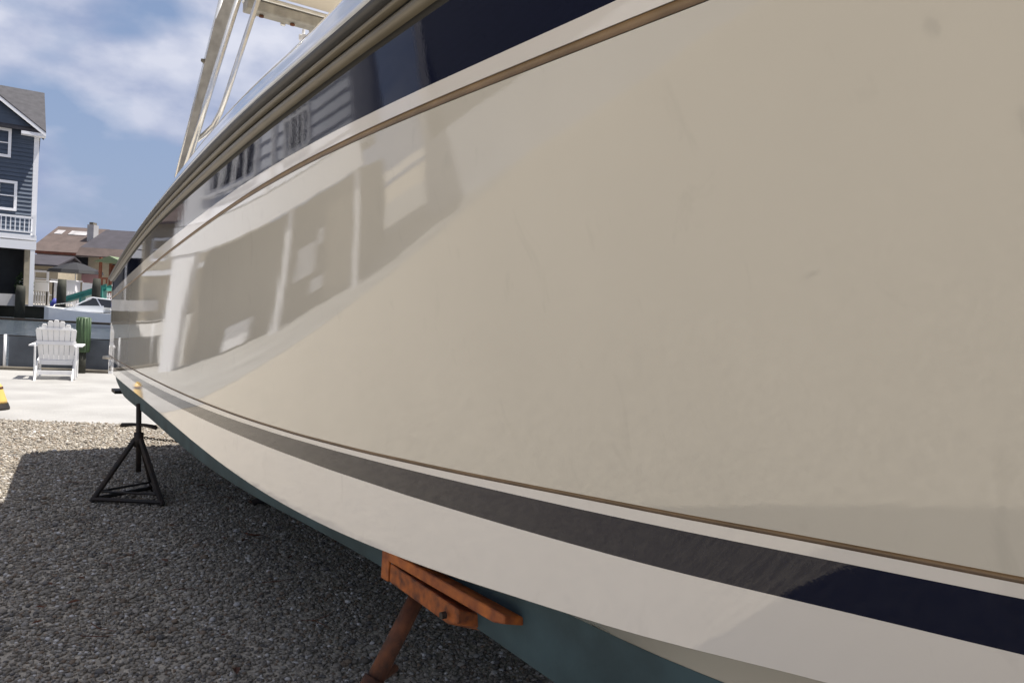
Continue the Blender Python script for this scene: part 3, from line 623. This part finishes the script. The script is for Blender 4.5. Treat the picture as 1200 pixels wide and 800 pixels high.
inp(bobj('mid_rail', tube(bmesh.new(), [bk(0, -.1, .64), bk(15, -.1, .64)], .011, 8), M_BLACKP, None, True), fc)
for t in [.35, 1.98, 3.9, 6.0, 8.2, 10.4]:
    inp(bobj('post', tube(bmesh.new(), [bk(t, -.13, .06), bk(t, -.13, .66 if t == 1.98 else .93)], .026, 8), M_TRIM, None, True), fc)
for t0 in np.arange(.0, 14, 2.0):
    inp(boxo('mesh_panel', bk(t0+1.0, -.1, .345), (1.93, .006, .56), M_MESH, None, Rb2), fc)
# green ribbed marker post standing at the railing
gp = empty('ribbed_barrel_post', bk(3.36, -.32), 'green ribbed barrel capping a dark post by the railing, right of the white chair', 'post')
inp(bobj('core', tube(bmesh.new(), [bk(3.36, -.32, .40), bk(3.36, -.32, .44), bk(3.36, -.32, 1.03), bk(3.36, -.32, 1.06)], [.105, .112, .118, .105], 16), M_GREEN, None, True), gp)
inp(bobj('pole', tube(bmesh.new(), [bk(3.36, -.32, 0), bk(3.36, -.32, .42)], .06, 10), M_DTIMB, None, True), gp)
for k in range(14):
    a = k*2*math.pi/14; dx, dy = .115*math.cos(a), .115*math.sin(a)
    inp(bobj('rib', tube(bmesh.new(), [bk(3.36, -.32, .42)+Vector((dx*.95, dy*.95, 0)), bk(3.36, -.32, 1.045)+Vector((dx, dy, 0))], .011, 6), M_GREEN, None, True), gp)

# yellow and black thing at the left edge: fender-like cone buoy lying on the pad
yb = empty('yellow_cone', (-6.385, 9.50, 0), 'yellow rounded marker cone on a black base at the left edge of the photo', 'marker')
bm = bmesh.new(); pr = [(.0, .35), (.05, .34), (.085, .30), (.10, .24), (.12, .18), (.14, .12), (.15, .085)]
tube(bm, [(0, 0, z) for r, z in pr], [max(r, .004) for r, z in pr], 18); bobj('body', bm, M_YEL, yb, True)
bobj('dark_ring', tube(bmesh.new(), [(0, 0, .262), (0, 0, .29)], [.098, .092], 18), M_RUST, yb, True)
bm = bmesh.new(); tube(bm, [(0, 0, 0), (0, 0, .03), (0, 0, .085)], [.175, .175, .155], 18); bobj('base', bm, M_BLACKP, yb, False)

# ------------------------------------------------------------------ far bank
fd = Vector((math.cos(rad(1.2)), math.sin(rad(1.2)), 0))
fb = empty('seawall', (-34, 45, 0), 'dark timber seawall on the far side of the canal', 'seawall')
inp(boxo('sheathing', (-10, 44.9, .05), (90, .2, 1.1), M_DTIMB, None), fb)
inp(boxo('cap_board', (-10, 44.86, .64), (90, .45, .09), M_CONC, None), fb)
for k in range(12):
    inp(bobj('wale_pile', tube(bmesh.new(), [(-35+k*2.1, 44.7, -.6), (-35+k*2.1, 44.7, .55)], .14, 8), M_DTIMB, None, True), fb)
GP = 'mooring pilings across the canal'
for (x, y, h, r, lab) in [(-27.3, 42.5, 1.75, .26, 'thick dark mooring piling in front of the blue house'),
                        (-24.15, 41, 2.2, .24, 'dark green mooring piling left of the aqua ramp'),
                        (-22.3, 41, 2.35, .22, 'dark mooring piling at the upper end of the aqua ramp')]:
    o = bobj('mooring_piling', tube(bmesh.new(), [(x, y, -.7), (x, y, h*.8), (x+.02, y, h)], [r, r*.95, r*.82], 10), M_TIMBER if r < .2 else M_DTIMB, None, True); tag(o, lab, 'piling', GP)

# --- blue house: local frame u along the facade to the LEFT, n = outward normal, z up
def frame(c, ang):
    """facade direction pointing right = (cos,sin)ang; returns P(t,d,z): t metres left of corner, d metres in front"""
    r = Vector((math.cos(ang), math.sin(ang), 0)); n = Vector((math.sin(ang), -math.cos(ang), 0)); c = Vector(c)
    return (lambda t, d, z: c - r*t + n*d + Vector((0, 0, z))), RZ(ang)
def hbox(nm, Pf, Rf, t0, t1, d0, d1, z0, z1, m, root, bev=0.0):
    o = boxo(nm, Pf((t0+t1)/2, (d0+d1)/2, (z0+z1)/2), (abs(t1-t0), abs(d1-d0), abs(z1-z0)), m, None, Rf, bev); inp(o, root); return o
def hwin(Pf, Rf, t0, t1, z0, z1, d, root, mull=None, cols=0, rows=1):
    w = .15
    bm = bmesh.new()
    def bb(a, b, c_, e, dd=.05): box(bm, Pf((a+b)/2, d+dd/2, (c_+e)/2), (abs(b-a), dd, abs(e-c_)), Rf)
    bb(t0, t1, z0, z0+w, .07); bb(t0, t1, z1-w, z1, .07); bb(t0, t0+w, z0+w, z1-w); bb(t1-w, t1, z0+w, z1-w)
    for r in range(1, rows+1): bb(t0+w, t1-w, z0+(z1-z0)*r/(rows+1)-.03, z0+(z1-z0)*r/(rows+1)+.03, .035)
    for r in range(1, cols+1): bb(t0+(t1-t0)*r/(cols+1)-.03, t0+(t1-t0)*r/(cols+1)+.03, z0+w, z1-w, .030)
    f = bobj('window', bm, M_TRIM); inp(f, root)
    g = boxo('pane', Pf((t0+t1)/2, d+.01, (z0+z1)/2), (abs(t1-t0)-2*w+.01, .02, z1-z0-2*w+.01), M_GLASS, None, Rf)
    g.parent = f; g.matrix_parent_inverse = root.matrix_basis.inverted()
hc = (-28.15, 44.9, 0); P1, R1 = frame(hc, rad(34))
h1 = empty('blue_house', hc, 'tall slate blue house with white trim and balcony across the canal', 'house')
hbox('wall', P1, R1, 0, 11, 0, -9, 4.1, 10.75, M_BSID, h1)
hbox('corner_board', P1, R1, -.06, .20, .03, -.3, 4.1, 10.7, M_TRIM, h1)
hbox('garage_wall', P1, R1, .0, 11, -1.6, -9, .6, 4.1, M_DARKIN, h1)
hbox('garage_door', P1, R1, 1.7, 4.2, -1.55, -1.6, .62, 3.2, M_GREYW, h1)
hbox('side_pier', P1, R1, .05, .45, -.1, -1.5, .6, 4.1, M_TANW, h1)
# main roof, plane facing the canal
bm = bmesh.new(); zr, ze = 13.6, 10.72
prism(bm, [P1(-.35, .45, ze-.12), P1(-.35, -3.4, zr), P1(-.35, -3.4, zr+.14), P1(-.35, .45, ze+.02)], P1(11.4, 0, 0)-P1(0, 0, 0)); inp(bobj('roof', bm, M_SHING), h1)
bm = bmesh.new()
prism(bm, [P1(-.35, -3.4, zr), P1(-.35, -9.4, 9.9), P1(-.35, -9.4, 10.04), P1(-.35, -3.4, zr+.14)], P1(11.4, 0, 0)-P1(0, 0, 0)); inp(bobj('roof', bm, M_SHING), h1)
bm = bmesh.new(); prism(bm, [P1(0, -.01, 10.6), P1(0, -3.4, 13.45), P1(0, -8.9, 10.1)], P1(.15, 0, 0)-P1(0, 0, 0)); inp(bobj('gable_end', bm, M_BSID), h1)
# front gable with white rake and eave return
pk = 4.6
bm = bmesh.new(); prism(bm, [P1(.1, .02, 10.7), P1(2*pk-.1, .02, 10.7), P1(pk, .02, 10.7+pk*.72)], P1(0, .25, 0)-P1(0, 0, 0)); inp(bobj('gable_wall', bm, M_BSID), h1)
for s in (0, 1):
    a = (-.35 if not s else 2*pk+.35); bm = bmesh.new()
    prism(bm, [P1(a, .60, 10.38), P1(pk, .60, 10.50+pk*.76), P1(pk, .60, 10.72+pk*.76), P1(a, .60, 10.60)], P1(0, .05, 0)-P1(0, 0, 0)); inp(bobj('rake_board', bm, M_TRIM), h1)
    bm = bmesh.new(); prism(bm, [P1(a, -2.0, 10.61), P1(pk, -2.0, 10.73+pk*.76), P1(pk, .66, 10.73+pk*.76), P1(a, .66, 10.61)], (0, 0, .06)); inp(bobj('roof', bm, M_SHING), h1)
hbox('eave_return', P1, R1, -.35, .85, .60, .05, 10.38, 10.55, M_TRIM, h1)
hwin(P1, R1, 1.30, 3.1, 9.0, 10.75-.12, .05, h1, rows=1)
hwin(P1, R1, .93, 2.65, 6.0, 7.7, .05, h1, cols=1, rows=1)
hwin(P1, R1, 4.0, 5.6, 6.0, 7.7, .05, h1, cols=1, rows=1)
hwin(P1, R1, 4.2, 5.8, 9.0, 10.5, .05, h1)
# balcony
hbox('balcony_floor', P1, R1, -.05, 9, 1.5, .02, 4.35, 4.62, M_TRIM, h1)
hbox('balcony_beam', P1, R1, -.05, 9, 1.56, 1.30, 3.80, 4.28, M_TRIM, h1)
hbox('hand_rail', P1, R1, 0, 9, 1.5, 1.4, 5.55, 5.66, M_TRIM, h1)
hbox('foot_rail', P1, R1, 0, 9, 1.49, 1.41, 4.74, 4.81, M_TRIM, h1)
for k in range(40):
    hbox('baluster', P1, R1, .30+k*.22, .30+k*.22+.055, 1.475, 1.425, 4.82, 5.54, M_TRIM, h1)
for t in (0.0, 4.4, 8.7):
    hbox('balcony_post', P1, R1, t, t+.22, 1.55, 1.33, .62, 3.79, M_TRIM, h1); hbox('rail_post', P1, R1, t+.02, t+.16, 1.52, 1.38, 4.63, 5.75, M_TRIM, h1)
hbox('hedge_wall', P1, R1, 0.6, 9, 2.3, 2.1, .6, 1.25, M_CONC, h1)

# --- brown roofed building further back
hc = (-37.0, 59.5, 0); P2, R2 = frame((-30.4, 60.2, 0), rad(3))
b2 = empty('brown_roofed_building', (-30.4, 60.2, 0), 'low grey building with wide brown shingle roof and a pale chimney', 'building')
hbox('wall', P2, R2, 2.2, 6.9, 0, -7, .6, 4.9, M_GREYW, b2)
def laps(Pf, t0, t1, z0, z1, pitch, m, root, d=.0):
    bm = bmesh.new(); k = 0; z = z0
    while z < z1-.02:
        zt = min(z+pitch, z1)
        prism(bm, [Pf(t0, d+.003, z), Pf(t0, d+.045, z), Pf(t0, d+.008, zt), Pf(t0, d+.003, zt)], Pf(t1, 0, 0)-Pf(t0, 0, 0)); z += pitch
    o = bobj('lap_siding', bm, m); o['kind'] = 'stuff'; inp(o, root)
laps(P1, .21, 10.9, 4.15, 10.7, .24, M_BSID, h1)
def slope(Pf, t0, t1, d0, z0, d1, z1, th_, m, root, nm='roof'):
    bm = bmesh.new(); prism(bm, [Pf(t0, d0, z0), Pf(t0, d1, z1), Pf(t0, d1, z1+th_), Pf(t0, d0, z0+th_)], Pf(t1, 0, 0)-Pf(t0, 0, 0)); inp(bobj(nm, bm, m), root)
slope(P2, 3.1, 7.2, .7, 4.45, -3.5, 6.75, .15, M_BSHING, b2); slope(P2, 3.1, 7.2, -3.5, 6.75, -7.5, 4.5, .15, M_BSHING, b2)
hbox('fascia', P2, R2, 3.3, 7.2, .74, .70, 4.38, 4.60, M_RED, b2)
hbox('chimney', P2, R2, 3.25, 3.75, -1.2, -2.0, 5.0, 7.0, M_GREYW, b2); hbox('chimney_cap', P2, R2, 3.35, 3.65, -1.3, -1.9, 7.0, 7.2, M_TIMBER, b2)
for (a, b) in [(6.2, 6.8), (4.3, 5.7)]:
    bm = bmesh.new(); z = lambda d: 4.45+(.7-d)*(2.3/4.2)+.17
    prism(bm, [P2(a, -2.1, z(-2.1)), P2(b, -2.1, z(-2.1)), P2(b, -2.75, z(-2.75)), P2(a, -2.75, z(-2.75))], (0, 0, .04)); inp(bobj('skylight', bm, M_SKYL), b2)
hbox('dark_opening', P2, R2, 3.0, 5.2, .05, 0, 3.0, 4.3, M_DARKIN, b2)
hwin(P2, R2, 5.6, 6.6, 2.6, 4.0, .0, b2); hwin(P2, R2, 2.4, 2.9, 2.2, 3.6, .0, b2, rows=0)
b3 = empty('dark_roofed_building', P2(-2, 1, 0), 'low building with dark plum shingle roof right of the pale chimney', 'building')
hbox('wall', P2, R2, -6, 2.9, .2, -6, .6, 4.7, M_TANW, b3)
slope(P2, -6.4, 3.2, .9, 4.9, -3.2, 6.7, .14, M_DSHING, b3); slope(P2, -6.4, 3.2, -3.2, 6.7, -6.5, 4.7, .14, M_DSHING, b3)
slope(P2, -6.4, 3.2, 1.5, 4.3, .92, 4.95, .10, M_BSHING, b3, 'roof_skirt')
hbox('dark_opening', P2, R2, -1.4, 1.2, .26, .2, 2.4, 4.1, M_DARKIN, b3)
b4 = empty('tan_cottage', (-35, 56, 0), 'small tan sided cottage with dark roof beside the blue house', 'house')
P4, R4 = frame((-33.0, 55.5, 0), rad(5))
hbox('wall', P4, R4, 0, 5, 0, -4, .6, 3.4, M_TANW, b4); slope(P4, -.2, 5.2, .5, 3.3, -2, 4.1, .12, M_DSHING, b4); slope(P4, -.2, 5.2, -2, 4.1, -4.4, 3.3, .12, M_DSHING, b4)
bm = bmesh.new(); prism(bm, [P4(0, 0, 3.38), P4(0, -2, 4.05), P4(0, -4, 3.4)], P4(.1, 0, 0)-P4(0, 0, 0)); inp(bobj('gable', bm, M_DSHING), b4)
hwin(P4, R4, .6, 1.7, 1.8, 3.0, .0, b4)

# --- yard furniture on the far bank
def picket(name, x0, x1, y, z0, h, gap, label):
    r = empty(name, (x0, y, z0), label, 'fence')
    for k in range(int((x1-x0)/gap)): inp(boxo('picket', (x0+k*gap, y, z0+h/2), (gap*.55, .03, h), M_TRIM), r)
    for zz_ in (.25, .8): inp(boxo('fence_rail', ((x0+x1)/2, y+.035, z0+h*zz_), (x1-x0, .04, .08), M_TRIM), r)
picket('picket_fence', -31.5, -28.5, 47.5, .62, .85, .16, 'white picket fence on the far bank between the pilings')
picket('picket_fence', -27.9, -24.0, 47.2, .62, 1.0, .16, 'white picket fence on the far bank behind the aqua ramp')
# folding table with white top
tb = empty('white_table', (-28.85, 46.6, .62), 'white table standing on the far bank in front of the tan cottage', 'table')
boxo('table_top', (0, 0, 1.5), (1.8, .8, .08), M_TRIM, tb); boxo('cloth_front', (0, -.38, 1.15), (1.7, .03, .55), M_TRIM, tb)
for a in (-.7, .7):
    for b in (-.3, .3): boxo('leg', (a, b, .73), (.07, .07, 1.45), M_BLACKP, tb)
um = empty('black_umbrella', (-28.3, 49.5, .62), 'low black patio umbrella above a white table on the far bank', 'umbrella')
bobj('canopy', tube(bmesh.new(), [(0, 0, 2.15), (0, 0, 2.35), (0, 0, 2.75), (0, 0, 2.85)], [1.65, 1.55, .5, .05], 10), M_BLACKC, um); bobj('pole', tube(bmesh.new(), [(0, 0, 0), (0, 0, 2.7)], .03, 8), M_ALU, um)
wt = empty('white_cabinet', (-28.2, 48.4, .62), 'white outdoor bar cabinet under the black umbrella', 'cabinet')
boxo('body', (0, 0, .95), (1.4, .6, 1.3), M_TRIM, wt, None, .03); boxo('counter', (0, 0, 1.64), (1.6, .75, .07), M_TRIM, wt); boxo('side_unit', (1.35, .2, .9), (.7, .5, 1.3), M_TRIM, wt, None, .02)
pk_ = empty('pink_sign_board', (-27.3, 49.5, .62), 'faded pink board standing among white things on the far bank', 'board')
boxo('board', (0, 0, 2.0), (1.2, .05, .8), M_PINK, pk_)
for a in (-.5, .5): boxo('post', (a, .04, 1.0), (.06, .05, 2.0), M_TRIM, pk_)
# aqua ramp / slide
rp = empty('aqua_slide', (-24.8, 43.9, .62), 'aqua green plastic slide sloping down toward the docked white boat', 'slide')
def rpb(nm, p, q, w, h, m): 
    p, q = Vector(p), Vector(q); bm = bmesh.new(); prism(bm, [p, q, q+Vector((0, 0, h)), p+Vector((0, 0, h))], (0, w, 0)); inp(bobj(nm, bm, m), rp)
rpb('chute', (-26.3, 43.6, .70), (-23.3, 43.9, 1.75), .6, .16, M_AQUA); rpb('side_wall', (-26.3, 43.55, .80), (-23.3, 43.85, 1.95), .05, .18, M_AQUA); rpb('side_wall', (-26.3, 44.25, .80), (-23.3, 44.55, 1.95), .05, .18, M_AQUA)
for a, hh in ((-23.5, 1.75), (-24.7, 1.25)): inp(boxo('support', (a, 44.0, .62+hh/2-.3), (.1, .5, hh-.35), M_AQUA), rp)
# red playhouse with green roof
pl = empty('playhouse', (-25.2, 48.6, .62), 'red brown wooden playhouse with pale green roof next to the boat stern', 'playhouse')
for a in (-.7, .7):
    for b in (-.6, .6): boxo('post', (a, b, 1.6), (.14, .14, 3.2), M_RED, pl)
boxo('wall', (0, .62, 2.2), (1.5, .06, 1.2), M_RED, pl); boxo('floor', (0, 0, 1.3), (1.6, 1.4, .12), M_RED, pl); boxo('rail', (0, -.65, 1.9), (1.5, .06, .12), M_RED, pl)
for k in range(5): boxo('slat', (-.56+.28*k, -.62, 1.6), (.10, .03, .52), M_RED, pl)
bm = bmesh.new(); prism(bm, [(-1.0, -.95, 2.9), (1.0, -.95, 2.9), (0, -.95, 3.3)], (0, 1.9, 0)); bobj('roof', bm, M_LGREEN, pl)
# small blue outboard cover
bm = bmesh.new(); tube(bm, [(-25.4, 42.3, .0), (-25.4, 42.3, .55), (-25.35, 42.3, .8), (-25.25, 42.3, .95), (-25.25, 42.25, 1.15)], [.10, .12, .17, .17, .06], 10)
tag(bobj('outboard_cover', bm, M_BLUE, None, True), 'small bright blue cover on an outboard just left of the dark green piling', 'cover')
# potted shrub beside the blue house post (leaf cards)
def leaf_blob(bm, c, r, n, s):
    for _ in range(n):
        d = Vector(rng.normal(0, 1, 3)); d.normalize(); p = Vector(c) + Vector((d.x*r[0], d.y*r[1], d.z*r[2]))*(rng.random()**.4)
        a = Vector(rng.normal(0, 1, 3)).normalized(); b = a.cross(Vector(rng.normal(0, 1, 3))).normalized()
        bm.faces.new([bm.verts.new(p+a*s), bm.verts.new(p+b*s*.6), bm.verts.new(p-a*s), bm.verts.new(p-b*s*.6)])
def tree(nm, loc, h, cr, label, cat='tree', n=2600, group=None, leaf=M_LEAF):
    r = empty(nm, loc, label, cat, group)
    bm = bmesh.new(); tube(bm, [(0, 0, 0), (.05*h*.3, 0, h*.25), (-.02*h, .03*h, h*.55), (0, 0, h*.8)], [h*.035, h*.028, h*.018, h*.006], 8)
    for k in range(6):
        a = k*1.05+rng.random(); z = h*(.3+.07*k); tube(bm, [(0, 0, z), (cr*.35*math.cos(a), cr*.35*math.sin(a), z+h*.1), (cr*.75*math.cos(a), cr*.75*math.sin(a), z+h*.16)], [h*.014, h*.009, h*.003], 6)
    bobj('trunk', bm, M_TRUNK, r, True)
    bm = bmesh.new()
    for k in range(16):
        a = rng.random()*6.28; q = cr*.75*math.sqrt(rng.random()); z = h*(.42+.5*rng.random()); rr_ = cr*(.25+.22*rng.random())*(1.15-.5*abs(z/h-.6))
        leaf_blob(bm, (q*math.cos(a), q*math.sin(a), z), (rr_, rr_, rr_*.7), n//16, h*.022)
    bobj('crown', bm, leaf, r)
sh = empty('flowering_shrub', (-29.1, 45.6, .62), 'dark potted shrub with white flowers in front of the blue house', 'plant')
bobj('pot', tube(bmesh.new(), [(0, 0, 0), (0, 0, .4)], [.2, .28], 10), M_BLOCK, sh); bm = bmesh.new(); leaf_blob(bm, (0, 0, 1.15), (.5, .5, .85), 420, .10); bobj('foliage', bm, M_LEAF, sh)
bm = bmesh.new(); leaf_blob(bm, (.15, -.4, 1.0), (.35, .1, .6), 26, .06); bobj('flower', bm, M_TRIM, sh)

# --- white runabout moored on the canal
wb = empty('white_runabout', (-20.35, 38.2, -.22), 'small white motor boat with dark windshield moored on the canal', 'boat', rz=rad(4))
secs = []
bm = bmesh.new()
for i in range(13):
    t = i/12; x = -2.6+5.2*t; w = 1.0*(1-max(0, (.45-t)/.45)**2.2)**.7 if t < .45 else 1.0-.06*(t-.45); w = max(w, .02)
    sz = .78+.22*(1-t)**2; secs.append([bm.verts.new((x+(-.25*(1-t) if j in (2, 3) else 0), yy*w, zz2)) for j, (yy, zz2) in enumerate([(-.0, -.25), (-.85, -.02), (-1.0, .35), (-1.03, sz), (1.03, sz), (1.0, .35), (.85, -.02)])])
for a, b in zip(secs, secs[1:]):
    for j in range(7): bm.faces.new((a[j], a[(j+1) % 7], b[(j+1) % 7], b[j]))
bm.faces.new(secs[0]); bm.faces.new(secs[-1]); bobj('hull', bm, M_BOATW, wb)
bm = bmesh.new()
prism(bm, [(-1.9, -.75, .85), (-.9, -.75, 1.12), (.3, -.75, 1.18), (.3, -.75, .85)], (0, 1.5, 0)); bobj('foredeck', bm, M_BOATW, wb)
bm = bmesh.new(); prism(bm, [(-.95, -.72, 1.13), (-.25, -.62, 1.52), (.75, -.66, 1.45), (.75, -.72, 1.1)], (0, 1.36, 0)); bobj('windshield', bm, M_GLASS, wb)
bobj('windshield_frame', tube(bmesh.new(), [(-1.0, -.75, 1.14), (-.27, -.66, 1.56), (.78, -.69, 1.48), (.95, -.72, 1.1)], .035, 6), M_TRIM, wb)
bobj('windshield_frame', tube(bmesh.new(), [(.2, -.72, 1.1), (-.1, -.66, 1.55)], .03, 6), M_TRIM, wb)
boxo('engine_cover', (2.0, 0, .98), (.9, 1.2, .35), M_BOATW, wb, None, .08)
bobj('grab_rail', tube(bmesh.new(), [(-2.3, -.3, .95), (-2.1, -.5, 1.12), (-1.2, -.8, 1.25), (-1.0, -.82, 1.05)], .02, 6), M_ALU, wb)
# ------------------------------------------------------------------ things left of the frame, seen in or added for the reflections of the glossy hull
rc = (-10.3, 12.7, 0); ang = math.atan2(.91, .415)
P5, R5 = frame(rc, ang)
h5 = empty('raised_beach_house', rc, 'light blue grey house on white posts left of the yard, mirrored in the hull', 'house')
hbox('upper_wall', P5, R5, 0, 3.9, 0, -8, 2.83, 9.2, M_LIGHTW, h5)
hbox('fascia_beam', P5, R5, -.05, 4.2, .12, -.2, 2.25, 2.80, M_TRIM, h5)
laps(P5, .46, 3.85, 2.84, 9.1, .25, M_LIGHTW, h5)
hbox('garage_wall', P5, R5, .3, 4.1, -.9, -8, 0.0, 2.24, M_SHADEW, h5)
hbox('post', P5, R5, 0, .40, .1, -.28, 0, 2.24, M_TRIM, h5)
for t in (2.35, 3.95): hbox('post', P5, R5, t, t+.13, .0, -.15, 0, 2.24, M_TRIM, h5)
hbox('corner_board', P5, R5, -.03, .42, .03, -.3, 2.82, 9.15, M_TRIM, h5)
hbox('garage_door', P5, R5, 3.2, 3.8, -.86, -.9, .02, 1.9, M_TANW, h5)
for (ta, tb_, za, zb) in ((2.6, 3.0, .75, 1.35), (3.05, 3.15, 1.25, 1.55), (2.95, 3.2, .35, .6), (1.3, 1.75, .05, .5)):
    hbox('bright_patch_box', P5, R5, ta, tb_, -.5, -.84, za, zb, M_TRIM, h5)  # white blocks added to stand for bright openings mirrored from the carport
for (t0, t1) in ((.25, 1.35), (2.1, 2.75)):
    for z0 in (3.3, 6.4):
        hbox('dark_pane', P5, R5, t0+.1, t1-.1, .06, .01, z0+.1, z0+1.9, M_BLACKC, h5)
        for q in range(5): hbox('muntin', P5, R5, t0+(t1-t0)*q/4-.035, t0+(t1-t0)*q/4+.035, .10, .065, z0, z0+2.0, M_TRIM, h5)
        for q in range(4): hbox('muntin', P5, R5, t0+.04, t1-.04, .095, .062, z0+2.0*q/3-.03, z0+2.0*q/3+.03, M_TRIM, h5)
hbox('downpipe', P5, R5, 1.75, 1.84, .10, .02, 2.82, 9.0, M_TRIM, h5)
slope(P5, -.4, 4.1, .5, 9.1, -4, 11.6, .15, M_SHING, h5); slope(P5, -.4, 4.1, -4, 11.6, -8.5, 9.1, .15, M_SHING, h5)
P6, R6 = frame((-17.2, 9.8, 0), rad(78))
h6 = empty('added_dark_house', (-17.2, 9.8, 0), 'dark navy sided house added left of the yard to darken the mirrored upper stripe', 'house')  # unseen house added so the upper stripe reflects something dark
hbox('wall', P6, R6, 0, 15, 0, -8, 0, 8.4, M_NSID, h6); hbox('added_pale_wall', P6, R6, 0, 15, .06, 0, 0, 1.9, M_LIGHTW, h6); hbox('corner_board', P6, R6, 0, .25, .03, 0, 0, 7.1, M_TRIM, h6)  # pale lower strip added to soften the dark edge reflected in the topside
slope(P6, -.4, 15.4, .5, 8.3, -4, 11, .15, M_DSHING, h6); slope(P6, -.4, 15.4, -4, 11, -8.5, 8.3, .15, M_DSHING, h6)
for t0 in (7.6, 11.5): 
    for z0 in (4.2,): hwin(P6, R6, t0, t0+1.3, z0, z0+1.6, .01, h6)
P7, R7 = frame((-33, 39.5, 0), rad(35))
h7 = empty('tan_house', (-33, 39.5, 0), 'tan two storey house beyond the beach house, mirrored near the stern', 'house')
hbox('wall', P7, R7, 0, 9, 0, -7, 0, 6.0, M_TANW, h7); slope(P7, -.4, 9.4, .5, 5.8, -3.5, 8.0, .15, M_BSHING, h7); slope(P7, -.4, 9.4, -3.5, 8, -7.5, 5.8, .15, M_BSHING, h7)
hwin(P7, R7, 1, 2.4, 3.6, 5.0, .01, h7); hwin(P7, R7, 4, 5.4, 3.6, 5.0, .01, h7); hbox('porch_beam', P7, R7, 0, 9, .9, .1, 2.7, 3.0, M_TRIM, h7)
tree('reflection_tree', (-21, -9, 0), 9, 3.6, 'unseen leafy tree added for the hull reflections, left of the navy house', n=3000)  # both trees are unseen, added only for what the hull reflects
tree('reflection_tree', (-17, -15, 0), 8, 3.2, 'second unseen leafy tree added for the hull reflections, farther back', n=2600)
